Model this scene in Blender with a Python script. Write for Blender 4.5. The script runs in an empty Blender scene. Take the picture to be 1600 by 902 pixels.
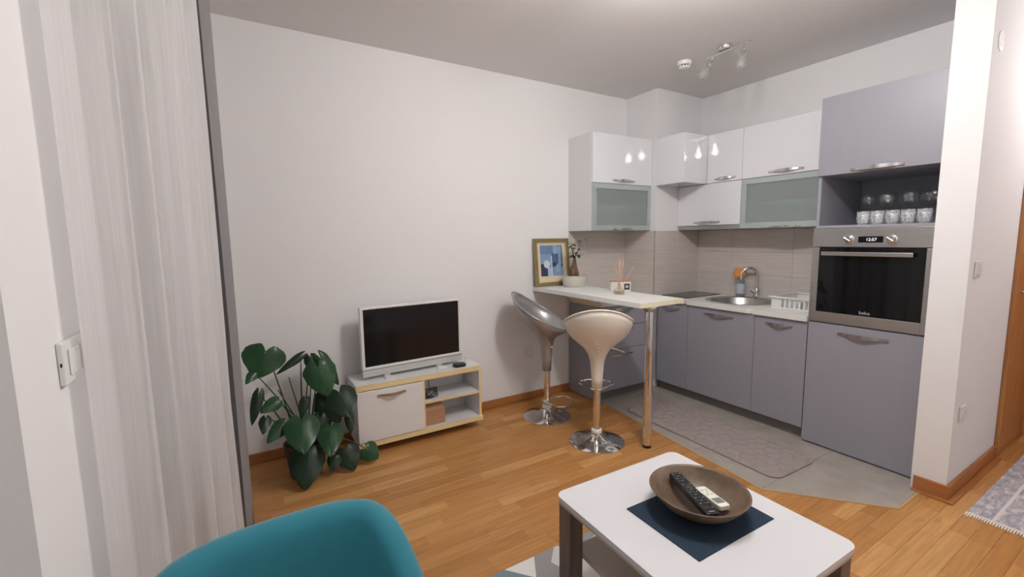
import bpy, math, random
from mathutils import Vector, Matrix
random.seed(7)
C = bpy.context.scene.collection
S = bpy.context.scene
PI = math.pi

# ------------------------------------------------------------------ camera
def setup_camera():
    f = 686.98
    cam = bpy.data.cameras.new('camera')
    cam.sensor_fit = 'HORIZONTAL'; cam.sensor_width = 36.0
    cam.lens = f / 1600 * 36.0
    cam.clip_start = 0.02
    o = bpy.data.objects.new('camera', cam); C.objects.link(o)
    yaw, p, r = .5413, -.1134, -.0128
    fw = Vector((math.sin(yaw)*math.cos(p), math.cos(yaw)*math.cos(p), math.sin(p)))
    rt = Vector((math.cos(yaw), -math.sin(yaw), 0)); up = rt.cross(fw)
    rt2 = math.cos(r)*rt + math.sin(r)*up; up2 = -math.sin(r)*rt + math.cos(r)*up
    R = Matrix((rt2, up2, -fw)).transposed().to_4x4()
    o.matrix_world = Matrix.Translation((-3.7195, -3.0764, 1.3802)) @ R
    S.camera = o
setup_camera()
CAM = Vector((-3.7195, -3.0764, 1.3802))

# ------------------------------------------------------------------ world, exposure, lights
w = bpy.data.worlds.new('night'); S.world = w; w.use_nodes = True
w.node_tree.nodes['Background'].inputs[0].default_value = (.02, .025, .04, 1)
w.node_tree.nodes['Background'].inputs[1].default_value = 1.0
S.view_settings.view_transform = 'Standard'; S.view_settings.look = 'None'
S.view_settings.gamma = 1; S.view_settings.use_curve_mapping = False
S.view_settings.exposure = -0.50
S.cycles.transparent_max_bounces = 40
S.cycles.sample_clamp_indirect = 40.0
LAMP_POWER = 27.0
HALL_POWER = 19.0
LAMP_X = -2.15
LAMP_BULBS = [(LAMP_X, -1.86, 2.50), (LAMP_X, -2.10, 2.50), (LAMP_X, -2.34, 2.50)]
HALL_BULB = (0.35, -2.95, 2.40)
LAMP_COLOR = (1.0, .955, .925)
def point_light(name, loc, power, radius, color, spot=None):
    l = bpy.data.lights.new(name, 'SPOT' if spot else 'POINT')
    l.energy = power; l.shadow_soft_size = radius; l.color = color
    if spot: l.spot_size = math.radians(spot); l.spot_blend = .35
    o = bpy.data.objects.new(name, l); C.objects.link(o); o.location = loc
    return o
for b in LAMP_BULBS: point_light('lamp_light', (b[0], b[1], b[2]-.045), LAMP_POWER, .045, LAMP_COLOR)
point_light('hall_light', (HALL_BULB[0], HALL_BULB[1], HALL_BULB[2]-.12), HALL_POWER, .06, (1, .95, .95))

# ------------------------------------------------------------------ materials
def new_mat(name):
    m = bpy.data.materials.new(name); m.use_nodes = True
    return m, m.node_tree, m.node_tree.nodes['Principled BSDF']
def srgb(r, g, b):
    def c(v):
        v /= 255.0
        return v/12.92 if v <= .04045 else ((v+.055)/1.055)**2.4
    return (c(r), c(g), c(b), 1)
def mat(name, col, rough=.5, metal=0, noise=0.0, scale=20, bump=0.0, bscale=200, coat=0, stretch=None, spec=.5, trans=0, ior=1.45, sheen=0):
    m, nt, b = new_mat(name)
    b.inputs['Base Color'].default_value = col; b.inputs['Roughness'].default_value = rough
    b.inputs['Metallic'].default_value = metal; b.inputs['Coat Weight'].default_value = coat
    b.inputs['Coat Roughness'].default_value = .03; b.inputs['Specular IOR Level'].default_value = spec
    b.inputs['Transmission Weight'].default_value = trans; b.inputs['IOR'].default_value = ior
    b.inputs['Sheen Weight'].default_value = sheen
    if noise or bump:
        tc = nt.nodes.new('ShaderNodeTexCoord'); mp = nt.nodes.new('ShaderNodeMapping')
        nt.links.new(tc.outputs['Object'], mp.inputs[0])
        if stretch: mp.inputs['Scale'].default_value = stretch
    if noise:
        n = nt.nodes.new('ShaderNodeTexNoise'); n.inputs['Scale'].default_value = scale; n.inputs['Detail'].default_value = 5
        nt.links.new(mp.outputs[0], n.inputs['Vector'])
        mx = nt.nodes.new('ShaderNodeMix'); mx.data_type = 'RGBA'
        lo = tuple(max(0, c*(1-noise)) for c in col[:3])+(1,); hi = tuple(min(1, c*(1+noise)) for c in col[:3])+(1,)
        mx.inputs[6].default_value = lo; mx.inputs[7].default_value = hi
        nt.links.new(n.outputs[0], mx.inputs[0]); nt.links.new(mx.outputs[2], b.inputs['Base Color'])
    if bump:
        n2 = nt.nodes.new('ShaderNodeTexNoise'); n2.inputs['Scale'].default_value = bscale; n2.inputs['Detail'].default_value = 3
        nt.links.new(mp.outputs[0], n2.inputs['Vector'])
        bp = nt.nodes.new('ShaderNodeBump'); bp.inputs['Strength'].default_value = bump; bp.inputs['Distance'].default_value = .002
        nt.links.new(n2.outputs[0], bp.inputs['Height']); nt.links.new(bp.outputs[0], b.inputs['Normal'])
    return m
def emit_mat(name, col, strength):
    m, nt, b = new_mat(name)
    b.inputs['Base Color'].default_value = col
    b.inputs['Emission Color'].default_value = col; b.inputs['Emission Strength'].default_value = strength
    return m
def plank_mat():
    m, nt, b = new_mat('oak_strip')
    N, L = nt.nodes, nt.links
    oi = N.new('ShaderNodeObjectInfo'); ge = N.new('ShaderNodeNewGeometry')
    add = N.new('ShaderNodeMath'); add.operation = 'ADD'; L.new(oi.outputs['Random'], add.inputs[0]); L.new(ge.outputs['Random Per Island'], add.inputs[1])
    fr = N.new('ShaderNodeMath'); fr.operation = 'FRACT'; L.new(add.outputs[0], fr.inputs[0])
    ramp = N.new('ShaderNodeValToRGB'); L.new(fr.outputs[0], ramp.inputs[0])
    e = ramp.color_ramp.elements
    e[0].position = 0; e[0].color = srgb(174, 122, 67)
    e[1].position = 1; e[1].color = srgb(206, 156, 98)
    for p, c in ((.12, (184, 130, 74)), (.5, (188, 135, 78)), (.8, (193, 140, 82)), (.93, (204, 154, 96))):
        x = e.new(p); x.color = srgb(*c)
    # per-strip offset of the grain
    mul = N.new('ShaderNodeMath'); mul.operation = 'MULTIPLY'; mul.inputs[1].default_value = 37.0; L.new(fr.outputs[0], mul.inputs[0])
    cmb = N.new('ShaderNodeCombineXYZ'); L.new(mul.outputs[0], cmb.inputs[2]); L.new(mul.outputs[0], cmb.inputs[0])
    va = N.new('ShaderNodeVectorMath'); va.operation = 'ADD'; L.new(ge.outputs['Position'], va.inputs[0]); L.new(cmb.outputs[0], va.inputs[1])
    mp = N.new('ShaderNodeMapping'); mp.inputs['Scale'].default_value = (4, 60, 1); L.new(va.outputs[0], mp.inputs[0])
    n = N.new('ShaderNodeTexNoise'); n.inputs['Scale'].default_value = 1.0; n.inputs['Detail'].default_value = 6; n.inputs['Distortion'].default_value = .6
    L.new(mp.outputs[0], n.inputs['Vector'])
    r2 = N.new('ShaderNodeMapRange'); r2.inputs[1].default_value = .3; r2.inputs[2].default_value = .7; r2.inputs[3].default_value = .82; r2.inputs[4].default_value = 1.11
    L.new(n.outputs[0], r2.inputs[0])
    mp2 = N.new('ShaderNodeMapping'); mp2.inputs['Scale'].default_value = (9, 22, 1); L.new(va.outputs[0], mp2.inputs[0])
    n2 = N.new('ShaderNodeTexNoise'); n2.inputs['Scale'].default_value = 1.0; n2.inputs['Detail'].default_value = 3; L.new(mp2.outputs[0], n2.inputs['Vector'])
    r3 = N.new('ShaderNodeMapRange'); r3.inputs[1].default_value = .62; r3.inputs[2].default_value = .78; r3.inputs[3].default_value = 1.0; r3.inputs[4].default_value = .80
    L.new(n2.outputs[0], r3.inputs[0])
    mm = N.new('ShaderNodeMath'); mm.operation = 'MULTIPLY'; L.new(r2.outputs[0], mm.inputs[0]); L.new(r3.outputs[0], mm.inputs[1])
    vm = N.new('ShaderNodeVectorMath'); vm.operation = 'SCALE'; L.new(ramp.outputs[0], vm.inputs[0]); L.new(mm.outputs[0], vm.inputs['Scale'])
    L.new(vm.outputs[0], b.inputs['Base Color'])
    b.inputs['Roughness'].default_value = .38; b.inputs['Specular IOR Level'].default_value = .4
    return m
def streak_mat(name, c0, c1, scale, rough=.5, nscale=1.0, coords='Object', bump=0):
    """two colours mixed by a stretched noise (wood, tile veining, rubbed fabric)"""
    m, nt, b = new_mat(name)
    N, L = nt.nodes, nt.links
    tc = N.new('ShaderNodeTexCoord'); mp = N.new('ShaderNodeMapping'); mp.inputs['Scale'].default_value = scale
    if coords == 'Position':
        g = N.new('ShaderNodeNewGeometry'); L.new(g.outputs['Position'], mp.inputs[0])
    else: L.new(tc.outputs[coords], mp.inputs[0])
    n = N.new('ShaderNodeTexNoise'); n.inputs['Scale'].default_value = nscale; n.inputs['Detail'].default_value = 7; n.inputs['Roughness'].default_value = .62
    L.new(mp.outputs[0], n.inputs['Vector'])
    mr = N.new('ShaderNodeMapRange'); mr.inputs[1].default_value = .32; mr.inputs[2].default_value = .68; L.new(n.outputs[0], mr.inputs[0])
    mx = N.new('ShaderNodeMix'); mx.data_type = 'RGBA'; mx.inputs[6].default_value = c0; mx.inputs[7].default_value = c1
    L.new(mr.outputs[0], mx.inputs[0]); L.new(mx.outputs[2], b.inputs['Base Color'])
    b.inputs['Roughness'].default_value = rough
    if bump:
        bp = N.new('ShaderNodeBump'); bp.inputs['Strength'].default_value = bump; bp.inputs['Distance'].default_value = .001
        L.new(n.outputs[0], bp.inputs['Height']); L.new(bp.outputs[0], b.inputs['Normal'])
    return m
def sheer_mat():
    m, nt, b = new_mat('sheer_voile')
    N, L = nt.nodes, nt.links
    out = N['Material Output']
    b.inputs['Base Color'].default_value = (.86, .85, .86, 1); b.inputs['Roughness'].default_value = .9
    tl = N.new('ShaderNodeBsdfTranslucent'); tl.inputs[0].default_value = (.86, .85, .86, 1)
    tr = N.new('ShaderNodeBsdfTransparent')
    m1 = N.new('ShaderNodeMixShader'); m1.inputs[0].default_value = .35; L.new(b.outputs[0], m1.inputs[1]); L.new(tl.outputs[0], m1.inputs[2])
    # woven threads: fine vertical slubs vary the openness of the weave
    g = N.new('ShaderNodeNewGeometry'); mp = N.new('ShaderNodeMapping'); mp.inputs['Scale'].default_value = (140, 140, 3); L.new(g.outputs['Position'], mp.inputs[0])
    n = N.new('ShaderNodeTexNoise'); n.inputs['Scale'].default_value = 1; n.inputs['Detail'].default_value = 2; L.new(mp.outputs[0], n.inputs['Vector'])
    mr = N.new('ShaderNodeMapRange'); mr.inputs[1].default_value = .3; mr.inputs[2].default_value = .7; mr.inputs[3].default_value = .27; mr.inputs[4].default_value = .34
    L.new(n.outputs[0], mr.inputs[0])
    m2 = N.new('ShaderNodeMixShader'); L.new(mr.outputs[0], m2.inputs[0]); L.new(m1.outputs[0], m2.inputs[1]); L.new(tr.outputs[0], m2.inputs[2])
    L.new(m2.outputs[0], out.inputs[0])
    return m
def rug_mat():
    m, nt, b = new_mat('rug_polygons')
    N, L = nt.nodes, nt.links
    g = N.new('ShaderNodeNewGeometry'); mp = N.new('ShaderNodeMapping'); mp.inputs['Scale'].default_value = (5.5, 5.5, .001); L.new(g.outputs['Position'], mp.inputs[0])
    v = N.new('ShaderNodeTexVoronoi'); v.inputs['Scale'].default_value = 1.0; L.new(mp.outputs[0], v.inputs['Vector'])
    s = N.new('ShaderNodeSeparateColor'); L.new(v.outputs['Color'], s.inputs[0])
    r = N.new('ShaderNodeValToRGB'); r.color_ramp.interpolation = 'CONSTANT'; L.new(s.outputs[0], r.inputs[0])
    e = r.color_ramp.elements; e[0].color = srgb(150, 148, 150); e[1].position = .3; e[1].color = srgb(205, 204, 200)
    for p, c in ((.55, (172, 170, 172)), (.75, (225, 224, 220)), (.88, (120, 140, 150))):
        x = e.new(p); x.color = srgb(*c)
    L.new(r.outputs[0], b.inputs['Base Color']); b.inputs['Roughness'].default_value = .95
    return m
def thin_glass(name, tint, white=0.0, rough=0.0):
    m, nt, b = new_mat(name); N, L = nt.nodes, nt.links; out = N['Material Output']
    tr = N.new('ShaderNodeBsdfTransparent'); tr.inputs[0].default_value = tint
    gl = N.new('ShaderNodeBsdfGlossy'); gl.inputs['Roughness'].default_value = rough
    lw = N.new('ShaderNodeLayerWeight'); lw.inputs[0].default_value = .5
    pw = N.new('ShaderNodeMath'); pw.operation = 'POWER'; pw.inputs[1].default_value = 3.0; L.new(lw.outputs['Facing'], pw.inputs[0])
    fr = N.new('ShaderNodeMapRange'); fr.inputs[3].default_value = .06; fr.inputs[4].default_value = .6; L.new(pw.outputs[0], fr.inputs[0])
    mx = N.new('ShaderNodeMixShader'); L.new(fr.outputs[0], mx.inputs[0]); L.new(tr.outputs[0], mx.inputs[1]); L.new(gl.outputs[0], mx.inputs[2])
    res = mx
    if white:
        b.inputs['Base Color'].default_value = (.85, .87, .89, 1); b.inputs['Roughness'].default_value = .3
        n = N.new('ShaderNodeTexNoise'); n.inputs['Scale'].default_value = 70
        tc = N.new('ShaderNodeTexCoord'); L.new(tc.outputs['Object'], n.inputs['Vector'])
        mr = N.new('ShaderNodeMapRange'); mr.inputs[1].default_value = .35; mr.inputs[2].default_value = .65; mr.inputs[3].default_value = white*.4; mr.inputs[4].default_value = white*1.6
        L.new(n.outputs[0], mr.inputs[0])
        res = N.new('ShaderNodeMixShader'); L.new(mr.outputs[0], res.inputs[0]); L.new(mx.outputs[0], res.inputs[1]); L.new(b.outputs[0], res.inputs[2])
    L.new(res.outputs[0], out.inputs[0]); return m
def frosted_mat():
    m, nt, b = new_mat('frosted_glass'); N, L = nt.nodes, nt.links; out = N['Material Output']
    rf = N.new('ShaderNodeBsdfRefraction'); rf.inputs[0].default_value = (.86, .94, .93, 1); rf.inputs['Roughness'].default_value = .30; rf.inputs['IOR'].default_value = 1.02
    tl = N.new('ShaderNodeBsdfTranslucent'); tl.inputs[0].default_value = (.84, .90, .90, 1)
    b.inputs['Base Color'].default_value = (.80, .87, .87, 1); b.inputs['Roughness'].default_value = .3
    m1 = N.new('ShaderNodeMixShader'); m1.inputs[0].default_value = .5; L.new(b.outputs[0], m1.inputs[1]); L.new(tl.outputs[0], m1.inputs[2])
    m2 = N.new('ShaderNodeMixShader'); m2.inputs[0].default_value = .48; L.new(m1.outputs[0], m2.inputs[1]); L.new(rf.outputs[0], m2.inputs[2])
    tp = N.new('ShaderNodeBsdfTransparent'); tp.inputs[0].default_value = (.9, .97, .96, 1)
    m3 = N.new('ShaderNodeMixShader'); m3.inputs[0].default_value = .14; L.new(m2.outputs[0], m3.inputs[1]); L.new(tp.outputs[0], m3.inputs[2])
    L.new(m3.outputs[0], out.inputs[0]); return m
def ceramic_text(col): return mat('print_'+str(col), col, .5)

def paint(name, col, **k): return mat(name, col, rough=.75, bump=.08, bscale=60, **k)
WALL = paint('white_wall_paint', (.845, .845, .855, 1))
CEIL = paint('white_ceiling_paint', (.80, .785, .78, 1))
GREYWALL = paint('grey_reveal_paint', (.42, .40, .40, 1))
OAK = plank_mat()
OAKTRIM = streak_mat('oak_trim', srgb(158, 100, 56), srgb(182, 122, 72), (3, 3, 40), .4, coords='Position')
DOORWOOD = streak_mat('door_wood', srgb(170, 112, 62), srgb(196, 138, 84), (30, 30, 2), .4, coords='Position')
FLOORTILE = streak_mat('grey_floor_tile', srgb(160, 154, 145), srgb(178, 172, 163), (4, 4, 1), .35, 2.0, 'Position')
WALLTILE = streak_mat('beige_wall_tile', srgb(200, 192, 186), srgb(214, 207, 201), (3, 3, 70), .35, 1.0, 'Position')
GROUT = mat('grout', srgb(150, 143, 136), .9)
GLOSSWHITE = mat('gloss_white_front', (.82, .835, .88, 1), .015, coat=1, spec=.5)
WHITE = mat('white_melamine', (.80, .80, .81, 1), .4)
WHITECAB = mat('white_carcass', (.78, .78, .79, 1), .4)
GREY = streak_mat('grey_lavender_front', (.315, .317, .368, 1), (.327, .329, .381, 1), (60, 60, 3), .36, coords='Position')
GREYIN = mat('grey_carcass', (.34, .345, .395, 1), .5)
PLINTH = mat('grey_plinth', srgb(120, 116, 112), .45)
STEEL = streak_mat('brushed_steel', (.44, .43, .42, 1), (.54, .53, .52, 1), (2, 2, 200), .32, coords='Position')
STEEL.node_tree.nodes['Principled BSDF'].inputs['Metallic'].default_value = .9
CHROME = mat('chrome', (.78, .78, .78, 1), .06, 1)
NICKEL = mat('satin_nickel', (.6, .58, .55, 1), .25, 1)
WORKTOP = streak_mat('white_worktop', srgb(234, 235, 233), srgb(226, 227, 224), (30, 3, 30), .45, coords='Position')
CREAM_EDGE = mat('cream_edge_band', srgb(233, 226, 198), .5)
RAWEDGE = streak_mat('pine_edge_band', srgb(226, 204, 150), srgb(238, 220, 172), (2, 30, 30), .5, coords='Position')
BLACK = mat('black_plastic', (.012, .012, .013, 1), .35)
BLACKGLASS = mat('black_glass', (.006, .006, .007, 1), .04, spec=.5)
SCREEN = mat('tv_screen', (.008, .008, .010, 1), .12, spec=.4)
FROST = frosted_mat()
GLASS = thin_glass('clear_glass', (.97, .98, .98, 1))
CUTGLASS = thin_glass('cut_glass', (.95, .97, .98, 1), .32, .15)
ALU = mat('aluminium_frame', srgb(188, 200, 200), .35, .35)
SILVERPL = mat('silver_plastic', (.42, .42, .43, 1), .28, .55)
CREAMPL = mat('cream_plastic', srgb(238, 232, 221), .3, coat=.2)
WHITEPL = mat('white_plastic', (.80, .80, .79, 1), .3)
SILVERBAR = mat('tv_silver', srgb(205, 208, 206), .35, .2)
TEAL = mat('teal_velvet', srgb(32, 124, 142), .75, noise=.18, scale=9, bump=.15, bscale=500, sheen=.35)
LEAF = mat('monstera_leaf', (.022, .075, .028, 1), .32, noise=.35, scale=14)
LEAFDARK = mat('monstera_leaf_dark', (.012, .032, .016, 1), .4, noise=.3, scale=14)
STEM = mat('monstera_stem', (.035, .07, .03, 1), .5)
SOIL = mat('potting_soil', (.03, .02, .014, 1), .95, bump=1, bscale=60)
DARKPOT = mat('dark_pot', (.05, .04, .035, 1), .5)
CERAMIC = mat('speckled_pot', srgb(206, 206, 194), .35, noise=.06, scale=60)
BARK = streak_mat('ficus_bark', srgb(70, 46, 34), srgb(156, 126, 100), (30, 30, 8), .85, 1.0, 'Object', .6)
FICUSLEAF = mat('ficus_leaf', (.045, .11, .03, 1), .4)
REED = mat('reed_stick', srgb(226, 170, 130), .7)
OIL = mat('amber_oil', (.95, .72, .35, 1), .05, trans=.8)
CARD = mat('brown_card', srgb(178, 138, 106), .8, noise=.06, scale=30)
WHITECARD = mat('white_card', srgb(226, 222, 214), .6)
ORANGE = mat('orange_cloth', srgb(234, 150, 72), .9, bump=.5, bscale=300)
PINK = mat('pink_cap', srgb(228, 170, 170), .5)
BOTTLE = thin_glass('bottle_plastic', (.80, .86, .88, 1), .12, .1)
LABELBLUE = mat('bottle_label', srgb(190, 198, 210), .5, noise=.25, scale=70)
GOLDFRAME = mat('gilt_frame', srgb(150, 135, 100), .35, .35, noise=.2, scale=30)
MATBOARD = mat('cream_mat_board', srgb(222, 208, 180), .8)
DARKWOOD = streak_mat('dark_oak', srgb(96, 80, 72), srgb(130, 110, 100), (40, 40, 3), .5, coords='Position')
EDGEWOOD = streak_mat('oak_grey_edge', srgb(176, 158, 146), srgb(198, 182, 170), (10, 10, 60), .5, coords='Position')
TABLETOP = mat('white_table_top', (.68, .685, .71, 1), .28)
SHELFMAT = mat('grey_shelf', srgb(190, 182, 174), .5)
NAVY = mat('navy_felt', srgb(34, 52, 70), .9, noise=.25, scale=60, bump=.5, bscale=500)
BOWLWOOD = streak_mat('worn_bronze_wood', srgb(72, 58, 46), srgb(122, 102, 84), (10, 10, 10), .42, 1.0, 'Object')
REMOTEWHITE = mat('white_remote', srgb(226, 226, 214), .4)
LCD = mat('lcd_grey', srgb(120, 128, 128), .2)
BTNGREY = mat('button_print', srgb(190, 190, 188), .5)
MAT_GREY = mat('memory_foam_mat', srgb(160, 149, 146), .95, noise=.08, scale=30, bump=.4, bscale=400)
MAT_EDGE = mat('mat_binding', srgb(90, 80, 76), .9)
RUG = rug_mat()
FRINGE = mat('rug_fringe', srgb(224, 216, 204), .95)
GREYCURT = mat('grey_drape', srgb(140, 139, 141), .9, noise=.08, scale=60, bump=.3, bscale=400)
SHEER = sheer_mat()
BULBGLASS = thin_glass('frosted_bulb', (.88, .88, .87, 1), .12, .55)
LAMPGLOW = emit_mat('lit_bulb', (1, .95, .88, 1), 55)
DISPLAYGLOW = emit_mat('display_digits', (.9, .95, 1, 1), 1.2)
def hallrug_mat():
    m, nt, b = new_mat('worn_hall_rug')
    N, L = nt.nodes, nt.links
    g = N.new('ShaderNodeNewGeometry'); mp = N.new('ShaderNodeMapping'); mp.inputs['Scale'].default_value = (16, 42, 1); L.new(g.outputs['Position'], mp.inputs[0])
    n = N.new('ShaderNodeTexNoise'); n.inputs['Scale'].default_value = 1; n.inputs['Detail'].default_value = 8; n.inputs['Roughness'].default_value = .7; L.new(mp.outputs[0], n.inputs['Vector'])
    r = N.new('ShaderNodeValToRGB'); L.new(n.outputs[0], r.inputs[0])
    e = r.color_ramp.elements; e[0].position = .36; e[0].color = srgb(140, 142, 156); e[1].position = .66; e[1].color = srgb(222, 212, 202)
    x = e.new(.5); x.color = srgb(172, 170, 178)
    # pale border line a hand in from the long edge
    sp = N.new('ShaderNodeSeparateXYZ'); L.new(g.outputs['Position'], sp.inputs[0])
    c = N.new('ShaderNodeMath'); c.operation = 'COMPARE'; c.inputs[1].default_value = -2.575; c.inputs[2].default_value = .006; L.new(sp.outputs[1], c.inputs[0])
    mx = N.new('ShaderNodeMix'); mx.data_type = 'RGBA'; mx.inputs[7].default_value = srgb(214, 208, 204)
    L.new(c.outputs[0], mx.inputs[0]); L.new(r.outputs[0], mx.inputs[6]); L.new(mx.outputs[2], b.inputs['Base Color'])
    b.inputs['Roughness'].default_value = .95
    return m
HALLRUG = hallrug_mat()

# ------------------------------------------------------------------ geometry helpers
class G:
    """collects vertices and faces of ONE mesh"""
    def __init__(s): s.v = []; s.f = []; s.m = []
    def add(s, vs, fs, mi=0):
        o = len(s.v); s.v += [tuple(p) for p in vs]; s.f += [tuple(i+o for i in f) for f in fs]; s.m += [mi]*len(fs); return s
    def box(s, x0, x1, y0, y1, z0, z1, mi=0):
        if x0 > x1: x0, x1 = x1, x0
        if y0 > y1: y0, y1 = y1, y0
        if z0 > z1: z0, z1 = z1, z0
        v = [(x0,y0,z0),(x1,y0,z0),(x1,y1,z0),(x0,y1,z0),(x0,y0,z1),(x1,y0,z1),(x1,y1,z1),(x0,y1,z1)]
        return s.add(v, [(0,3,2,1),(4,5,6,7),(0,1,5,4),(1,2,6,5),(2,3,7,6),(3,0,4,7)], mi)
    def prism(s, poly, z0, z1, mi=0):
        n = len(poly)
        a = sum(poly[i][0]*poly[(i+1)%n][1]-poly[(i+1)%n][0]*poly[i][1] for i in range(n))
        if a < 0: poly = poly[::-1]
        v = [(x,y,z0) for x,y in poly]+[(x,y,z1) for x,y in poly]
        f = [tuple(range(n-1,-1,-1)), tuple(range(n,2*n))]+[(i,(i+1)%n,n+(i+1)%n,n+i) for i in range(n)]
        return s.add(v, f, mi)
    def lathe(s, prof, c=(0,0,0), n=32, axis=None, mi=0, sx=1, sy=1, cap=True):
        """prof: list of (r,z) from one end to the other; axis: direction of local z"""
        R = Vector((0,0,1)).rotation_difference(Vector(axis)).to_matrix() if axis is not None else Matrix.Identity(3)
        vs = []; fs = []; rings = []
        for r, z in prof:
            if r < 1e-6: vs.append(R @ Vector((0,0,z))); rings.append([len(vs)-1])
            else:
                k = len(vs); vs += [R @ Vector((r*sx*math.cos(2*PI*i/n), r*sy*math.sin(2*PI*i/n), z)) for i in range(n)]; rings.append(list(range(k,k+n)))
        for a, b in zip(rings, rings[1:]):
            for i in range(n):
                j = (i+1) % n
                if len(a) == 1 and len(b) == 1: break
                if len(a) == 1: fs.append((a[0], b[j], b[i]))
                elif len(b) == 1: fs.append((a[i], a[j], b[0]))
                else: fs.append((a[i], a[j], b[j], b[i]))
        if cap and len(rings[0]) > 1: fs.append(tuple(reversed(rings[0])))
        if cap and len(rings[-1]) > 1: fs.append(tuple(rings[-1]))
        return s.add([p+Vector(c) for p in vs], fs, mi)
    def tube(s, pts, r, n=8, closed=False, mi=0):
        pts = [Vector(p) for p in pts]; k = len(pts)
        rr = r if isinstance(r, (list, tuple)) else [r]*k
        vs = []; prev = None
        for i, p in enumerate(pts):
            if closed: t = pts[(i+1)%k]-pts[i-1]
            else: t = pts[min(i+1,k-1)]-pts[max(i-1,0)]
            t.normalize()
            if prev is None:
                u = t.cross(Vector((0,0,1)));
                if u.length < .05: u = t.cross(Vector((1,0,0)))
            else: u = prev-t*prev.dot(t)
            u.normalize(); prev = u; q = t.cross(u)
            vs += [p+rr[i]*(math.cos(2*PI*a/n)*u+math.sin(2*PI*a/n)*q) for a in range(n)]
        fs = []
        for i in range(k if closed else k-1):
            j = (i+1) % k
            for a in range(n):
                b = (a+1) % n
                fs.append((i*n+a, i*n+b, j*n+b, j*n+a))
        if not closed: fs += [tuple(range(n-1,-1,-1)), tuple(range((k-1)*n, k*n))]
        return s.add(vs, fs, mi)
    def xform(s, M):
        s.v = [tuple(M @ Vector(p)) for p in s.v]; return s

WORLD = {}
def obj(name, g, mats, parent=None, smooth=False, bevel=0, seg=2, label=None, cat=None, group=None, kind=None, subsurf=0, solid=0):
    xs = list(zip(*g.v)); lo = [min(a) for a in xs]; hi = [max(a) for a in xs]
    c = Vector(((lo[0]+hi[0])/2, (lo[1]+hi[1])/2, lo[2]))
    me = bpy.data.meshes.new(name)
    me.from_pydata([tuple(Vector(p)-c) for p in g.v], [], g.f)
    for m in (mats if isinstance(mats, (list, tuple)) else [mats]): me.materials.append(m)
    if isinstance(mats, (list, tuple)): me.polygons.foreach_set('material_index', g.m)
    if smooth:
        me.polygons.foreach_set('use_smooth', [True]*len(me.polygons))
        if smooth != 'all':
            try: me.set_sharp_from_angle(angle=math.radians(38))
            except Exception: pass
    me.update()
    o = bpy.data.objects.new(name, me); C.objects.link(o)
    o.location = c - (WORLD[parent.name] if parent else Vector())
    if parent: o.parent = parent
    WORLD[o.name] = c
    if bevel:
        b = o.modifiers.new('bevel', 'BEVEL'); b.width = bevel; b.segments = seg; b.limit_method = 'ANGLE'; b.angle_limit = math.radians(40)
    if subsurf:
        b = o.modifiers.new('subsurf', 'SUBSURF'); b.levels = subsurf; b.render_levels = subsurf
    if solid:
        b = o.modifiers.new('solid', 'SOLIDIFY'); b.thickness = solid
    tag(o, label, cat, group, kind)
    return o
def tag(o, label=None, cat=None, group=None, kind=None):
    if label: o['label'] = label
    if cat: o['category'] = cat
    if group: o['group'] = group
    if kind: o['kind'] = kind
    return o
def thing(name, loc, label, cat, group=None):
    o = bpy.data.objects.new(name, None); C.objects.link(o); o.location = loc; o.empty_display_size = .05
    WORLD[o.name] = Vector(loc)
    return tag(o, label, cat, group)
def struct(name, g, m, bevel=0, smooth=False, parent=None): return obj(name, g, m, parent, bevel=bevel, smooth=smooth, kind='structure')
def copy_thing(src, delta, label, rot=0):
    r = src.copy(); C.objects.link(r); r.location = src.location + Vector(delta); r.rotation_euler.z = rot; r['label'] = label
    for ch in [o for o in bpy.data.objects if o.parent == src]:
        k = ch.copy(); C.objects.link(k); k.parent = r
    return r
def round_rect(x0, x1, y0, y1, r, n=6):
    pts = []
    for cx, cy, a in ((x1-r,y1-r,0),(x0+r,y1-r,90),(x0+r,y0+r,180),(x1-r,y0+r,270)):
        for i in range(n+1):
            t = math.radians(a+90*i/n); pts.append((cx+r*math.cos(t), cy+r*math.sin(t)))
    return pts
def rotz_about(c, deg):
    c = Vector(c); return Matrix.Translation(c) @ Matrix.Rotation(math.radians(deg), 4, 'Z') @ Matrix.Translation(-c)
def text_obj(name, body, size, loc, M3, m, parent):
    """flat lettering turned into a mesh part"""
    cu = bpy.data.curves.new(name, 'FONT'); cu.body = body; cu.size = size; cu.align_x = 'CENTER'; cu.align_y = 'CENTER'; cu.extrude = .0003
    t = bpy.data.objects.new(name+'_source', cu); C.objects.link(t)
    bpy.context.view_layer.update()
    me = bpy.data.meshes.new_from_object(t.evaluated_get(bpy.context.evaluated_depsgraph_get()))
    bpy.data.objects.remove(t)
    me.transform(M3.to_4x4()); me.materials.clear(); me.materials.append(m)
    o = bpy.data.objects.new(name, me); C.objects.link(o); o.location = Vector(loc)-WORLD[parent.name]; o.parent = parent
    return o
FACE_MX = Matrix(((0,0,-1),(-1,0,0),(0,1,0)))    # text that faces -X
FACE_MY = Matrix(((1,0,0),(0,0,-1),(0,1,0)))     # text that faces -Y

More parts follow.
